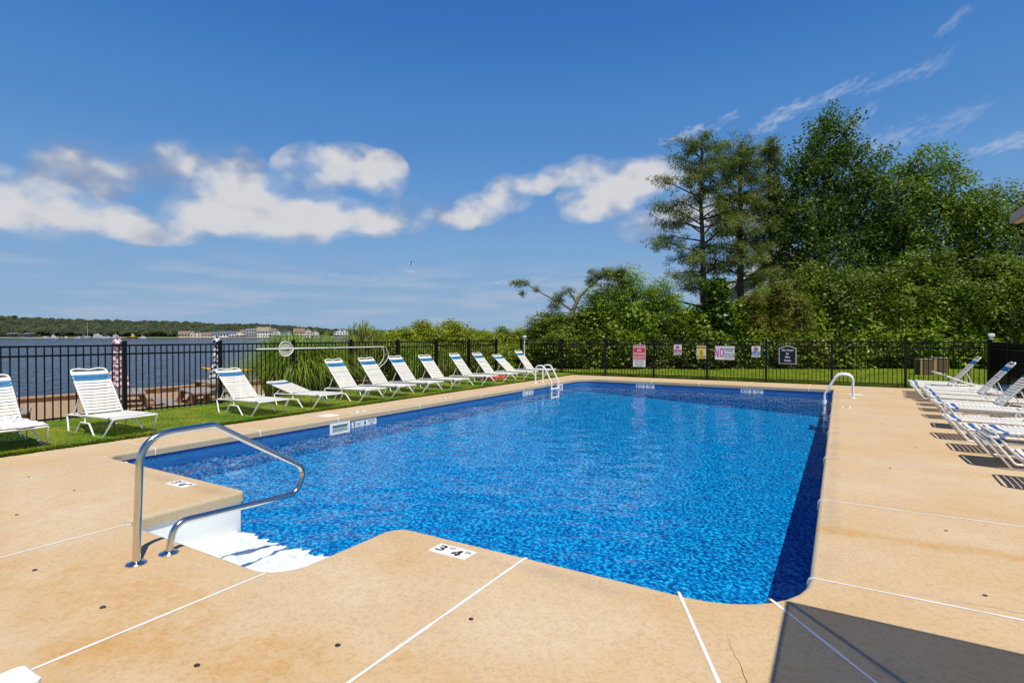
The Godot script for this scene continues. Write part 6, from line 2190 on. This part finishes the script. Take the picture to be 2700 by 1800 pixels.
func make_beach_things() -> void:
	# timber bulkhead that holds the sand
	var b := thing("bulkhead", "tan timber bulkhead of planks and pilings along the river", "bulkhead", Vector3(-23.75, 0, 0))
	for k in 15:
		for r in 4:
			var m := M.new()
			m.cbox(Vector3(0.06, -0.71 - r * 0.21, 3.0 - k * 2.6), Vector3(0.06, 0.2, 2.585), 0.008)
			obj("plank", m, mt.tan_wood, b)
		var c := M.new()
		c.cbox(Vector3(0.02, -0.585, 3.0 - k * 2.6), Vector3(0.30, 0.05, 2.59), 0.008)
		obj("cap_plank", c, mt.tan_wood, b)
		var p := M.new()
		p.tube([Vector3(0.2, -2.4, 4.2 - k * 2.6), Vector3(0.2, -0.64, 4.2 - k * 2.6)], 0.10, 0.10, 8)
		obj("piling", p, mt.wood, b)
	picnic_table("grey picnic table beside the pink striped umbrella", Vector3(-17.0, -0.76, -7.45), deg_to_rad(-22.0), mt.grey_wood)
	picnic_table("grey picnic table between the two striped umbrellas", Vector3(-15.4, -0.74, -8.55), deg_to_rad(-16.0), mt.grey_wood)
	picnic_table("picnic table beyond the blue striped umbrella near the river", Vector3(-17.9, -0.74, -10.4), deg_to_rad(-12.0), mt.grey_wood)
	picnic_table("reddish picnic table glimpsed between ornamental grass and hose loop", Vector3(-14.4, -0.72, -13.2), deg_to_rad(30.0), mt.wood)
	closed_umbrella("furled umbrella with plum and white stripes", Vector3(-14.2, -0.72, -6.0), Color(0.24, 0.10, 0.17, 1), Color(0.72, 0.62, 0.62, 1), 2.17, 0.2)
	closed_umbrella("furled umbrella with navy and white stripes", Vector3(-14.4, -0.73, -8.44), Color(0.03, 0.035, 0.16, 1), Color(0.76, 0.76, 0.78, 1), 2.2, 0.17)
	# low wooden bench by the first lounger
	var bench := thing("beach_bench", "low brown wooden bench with a pale top behind the towel lounger", "bench", Vector3(-17.4, -0.78, -5.25), deg_to_rad(-20.0))
	for k in 2:
		var m := M.new()
		m.cbox(Vector3(0, 0.44, -0.09 + k * 0.18), Vector3(1.3, 0.045, 0.17), 0.006)
		obj("plank", m, mt.grey_wood, bench)
	for x in [-0.5, 0.5]:
		var m := M.new()
		m.box(Vector3(x, 0.21, 0), Vector3(0.09, 0.42, 0.3))
		obj("leg", m, mt.wood, bench)
	# white lounge left flat on the sand
	var l := make_lounger("beach_lounger", "white strap lounger left flat on the sand behind the fence", "", 0.0, mt.white_strap)
	l.position = Vector3(-15.4, -0.72, -10.6)
	l.rotation.y = deg_to_rad(-24.0)
	# yellow kayak on the water
	var k := thing("kayak", "long yellow kayak floating beyond the bulkhead", "kayak", Vector3(-40.0, -1.3, -25.3), deg_to_rad(34.0))
	var km := M.new()
	var st := []
	var n := 18
	for i in n + 1:
		var t := float(i) / n * 2.0 - 1.0
		var w := 0.33 * pow(maxf(1.0 - t * t, 0.0), 0.7) + 0.01
		var y0 := 0.02 + 0.24 * pow(absf(t), 3.0)
		var ring := []
		for j in 10:
			var a := TAU * j / 10.0
			ring.append(Vector3(t * 3.0, y0 + 0.13 + sin(a) * (0.15 if sin(a) > 0 else 0.13) * (0.35 + 0.65 * (1.0 - t * t)), cos(a) * w))
		st.append(ring)
	for i in n:
		for j in 10:
			var j2 := (j + 1) % 10
			var a: Vector3 = st[i][j]
			var d: Vector3 = st[i + 1][j]
			var nn := ((st[i][j2] as Vector3) - a).cross(d - a).normalized()
			if nn.dot(Vector3(0, a.y - 0.16, a.z)) < 0: nn = -nn
			km.quad(a, st[i][j2], st[i + 1][j2], d, nn)
	obj("hull", km, mat(0.78, 0.40, 0.02, 0.35), k)
	var ck := M.new()
	ck.lathe(Vector3(0, 0.30, 0), [Vector2(0.22, 0.0), Vector2(0.25, 0.03), Vector2(0.28, 0.0)], 16)
	var co := obj("cockpit_rim", ck, mat(0.03, 0.03, 0.03, 0.6), k)
	co.scale = Vector3(2.2, 1, 0.85)
	# gull
	var g := thing("gull", "white gull gliding low in the sky over the river", "bird", Vector3(-40.6, 9.4, -45.6), deg_to_rad(50.0))
	var gm := M.new()
	gm.tube([Vector3(-0.25, 0, 0), Vector3(-0.1, 0.01, 0), Vector3(0.1, 0.02, 0), Vector3(0.22, 0.03, 0)], 0.03, 0.06, 8)
	gm.lathe(Vector3(0.25, 0.04, 0), [Vector2(0.0, -0.05), Vector2(0.045, -0.02), Vector2(0.045, 0.02), Vector2(0.0, 0.05)], 8)
	obj("body", gm, mat(0.75, 0.75, 0.75, 0.7), g)
	for s in [-1.0, 1.0]:
		var wm := M.new()
		var wp := [Vector3(0.02, 0.03, 0), Vector3(0.08, 0.24, s * 0.25), Vector3(-0.05, 0.36, s * 0.62)]
		for i in 2:
			var c0 := 0.09 - 0.03 * i
			var c1 := 0.06 - 0.05 * i
			for t in [0.0, 0.008]:
				wm.quad(wp[i] + Vector3(c0, t, 0), wp[i] + Vector3(-c0, t, 0), wp[i + 1] + Vector3(-c1, t, 0), wp[i + 1] + Vector3(c1, t, 0), Vector3(0, 1 if t > 0 else -1, -s * 0.4).normalized())
		obj("wing", wm, mat(0.6, 0.61, 0.63, 0.7), g)

# ---------------------------------------------------------------- patio
func make_patio_things() -> void:
	# leaf skimmer hung along the fence
	var o := thing("leaf_net", "long white pole with an oval leaf net hung along the fence", "pool net", Vector3(-11.50, 1.2, -9.7))
	var pm := M.new()
	pm.tube([Vector3(0, 0.015, 2.0), Vector3(0.0, 0.005, -2.05)], 0.017, 0.017, 10)
	pm.tube([Vector3(0, 0.018, 2.02), Vector3(0.0, 0.010, 0.0)], 0.0195, 0.0195, 10)
	obj("pole", pm, mat(0.70, 0.70, 0.68, 0.35), o)
	var hp := []
	var hoop := M.new()
	for k in 33:
		var a := TAU * k / 32.0
		var u := cos(a)
		hp.append(Vector3(0.02, 0.01 + sin(a) * 0.175 * (1.0 - 0.18 * -u), 1.25 + u * 0.2))
	hoop.tube(hp, 0.011, 0.011, 6, false)
	hoop.tube([Vector3(0.02, 0.012, 1.05), Vector3(0.015, 0.01, 0.92)], 0.02, 0.016, 8)
	obj("hoop", hoop, mat(0.78, 0.76, 0.70, 0.4), o)
	var nm := M.new()
	for k in 32:
		var c := Vector3(-0.015, 0.01, 1.25)
		nm.tri(hp[k], hp[k + 1], c, Vector3.RIGHT, Vector3.RIGHT, Vector3.RIGHT)
	var mesh_m := mat(0.66, 0.62, 0.50, 0.9)
	mesh_m.albedo_color.a = 0.82
	mesh_m.transparency = BaseMaterial3D.TRANSPARENCY_ALPHA
	mesh_m.backlight_enabled = true
	mesh_m.backlight = lin(0.4, 0.4, 0.35)
	obj("net", nm, mesh_m, o)
	for z in [1.2, -1.75]:
		var hk := M.new()
		hk.tube(fillet([Vector3(-0.03, 0.06, z), Vector3(0.0, -0.03, z), Vector3(0.03, -0.03, z), Vector3(0.03, 0.03, z)], 0.015, 3), 0.005, 0.005, 6)
		obj("hook", hk, mt.fence, o)
	# life hook loop at the pole's end
	var lh := thing("hose_loop", "thin white hose hanging in a loop from the fence at the end of the pole", "hose", Vector3(-11.46, 0.62, -11.5))
	var lm := M.new()
	for s in [0.0, 1.0]:
		var arc := []
		for k in 15:
			var t := k / 14.0
			arc.append(Vector3(0.01 + s * 0.02, 0.60 - t * 0.62, -0.12 - s * 0.10 - sin(t * PI * 0.86 + 0.12) * (0.12 + 0.06 * s) + 0.30 * pow(t, 3.0)))
		lm.tube(arc, 0.009, 0.009, 7)
	obj("tube", lm, mt.white_plastic, lh)

	# patio umbrella: square canopy, one corner of it in view
	var u := thing("patio_umbrella", "dark square patio umbrella, its corner against the trees", "umbrella", Vector3(1.955, 0, -1.64))
	var c := Vector3(1.35, 2.02, 1.35)
	var apex := Vector3(0, 2.72, 0)
	var cm := M.new()
	var under := M.new()
	var val := M.new()
	for s in 4:
		var b := Basis(Vector3.UP, s * PI / 2)
		var rows := 6
		for j in rows:
			var t0 := float(j) / rows
			var t1 := float(j + 1) / rows
			var y0 := lerpf(apex.y, c.y, pow(t0, 0.92))
			var y1 := lerpf(apex.y, c.y, pow(t1, 0.92))
			var a1 := b * Vector3(-c.x * t0, y0, c.z * t0)
			var a2 := b * Vector3(c.x * t0, y0, c.z * t0)
			var a3 := b * Vector3(c.x * t1, y1, c.z * t1)
			var a4 := b * Vector3(-c.x * t1, y1, c.z * t1)
			var nn := b * Vector3(0, c.z, apex.y - c.y).normalized()
			cm.quad(a1, a2, a3, a4, nn)
		var h := 0.035
		for t in [0.0, 0.006]:
			val.quad(b * Vector3(-c.x - t, c.y, c.z + t), b * Vector3(c.x + t, c.y, c.z + t), b * Vector3(c.x + t, c.y - h, c.z + t), b * Vector3(-c.x - t, c.y - h, c.z + t), b * Vector3(0, 0, 1.0 if t > 0 else -1.0))
		var rb := M.new()
		rb.tube([b * (Vector3(0.03, apex.y - 0.06, 0.03)), b * Vector3(c.x - 0.01, c.y - 0.03, c.z - 0.01)], 0.014, 0.012, 7)
		obj("rib", rb, mat(0.55, 0.42, 0.28, 0.6), u)
		var st := M.new()
		st.tube([b * Vector3(0.03, 2.02, 0.03), b * Vector3(c.x * 0.5, lerpf(apex.y, c.y, 0.5) - 0.05, c.z * 0.5)], 0.011, 0.011, 7)
		obj("strut", st, mat(0.55, 0.42, 0.28, 0.6), u)
	var canvas := mat(0.028, 0.028, 0.034, 0.9)
	canvas.albedo_color.a = 0.87
	canvas.transparency = BaseMaterial3D.TRANSPARENCY_ALPHA
	canvas.backlight_enabled = true
	canvas.backlight = lin(0.3, 0.22, 0.15)
	obj("canopy", cm, canvas, u)
	obj("valance", val, mat(0.40, 0.33, 0.26, 0.9), u)
	var pl := M.new()
	pl.tube([Vector3.ZERO, Vector3(0, 2.78, 0)], 0.024, 0.02, 12)
	obj("pole", pl, mat(0.12, 0.11, 0.10, 0.4, 0.6), u)
	var bs := M.new()
	bs.lathe(Vector3.ZERO, [Vector2(0.28, 0.0), Vector2(0.28, 0.05), Vector2(0.24, 0.08), Vector2(0.06, 0.10), Vector2(0.045, 0.35), Vector2(0.0, 0.35)], 24)
	obj("base", bs, mat(0.05, 0.05, 0.05, 0.7), u)

	# white plastic armchair, one arm in view
	var ch := thing("plastic_armchair", "white plastic armchair of which one arm end shows at the edge", "chair", Vector3(-2.22, 0, -0.32))
	var arm := M.new()
	arm.cbox(Vector3(0.31, 0.585, -0.02), Vector3(0.115, 0.03, 0.52), 0.010)
	arm.cbox(Vector3(0.36, 0.55, -0.02), Vector3(0.012, 0.06, 0.50), 0.003)
	obj("armrest", arm, mt.white_plastic, ch)
	var arm2 := M.new()
	arm2.cbox(Vector3(-0.31, 0.585, -0.02), Vector3(0.115, 0.03, 0.52), 0.010)
	obj("armrest", arm2, mt.white_plastic, ch)
	var seat := M.new()
	seat.cbox(Vector3(0, 0.40, 0.02), Vector3(0.50, 0.03, 0.46), 0.012)
	obj("seat", seat, mt.white_plastic, ch)
	var bk := M.new()
	for k in 6:
		bk.cbox(Vector3(-0.21 + k * 0.084, 0.64, 0.27), Vector3(0.06, 0.46, 0.02), 0.006, Basis(Vector3.RIGHT, 0.16))
	bk.cbox(Vector3(0, 0.88, 0.31), Vector3(0.50, 0.06, 0.025), 0.008)
	obj("backrest", bk, mt.white_plastic, ch)
	for s in [-1.0, 1.0]:
		for z in [-0.20, 0.24]:
			var lg := M.new()
			lg.tube([Vector3(s * 0.30, 0.0, z * 1.08), Vector3(s * 0.27, 0.57, z)], 0.022, 0.026, 8)
			obj("leg", lg, mt.white_plastic, ch)
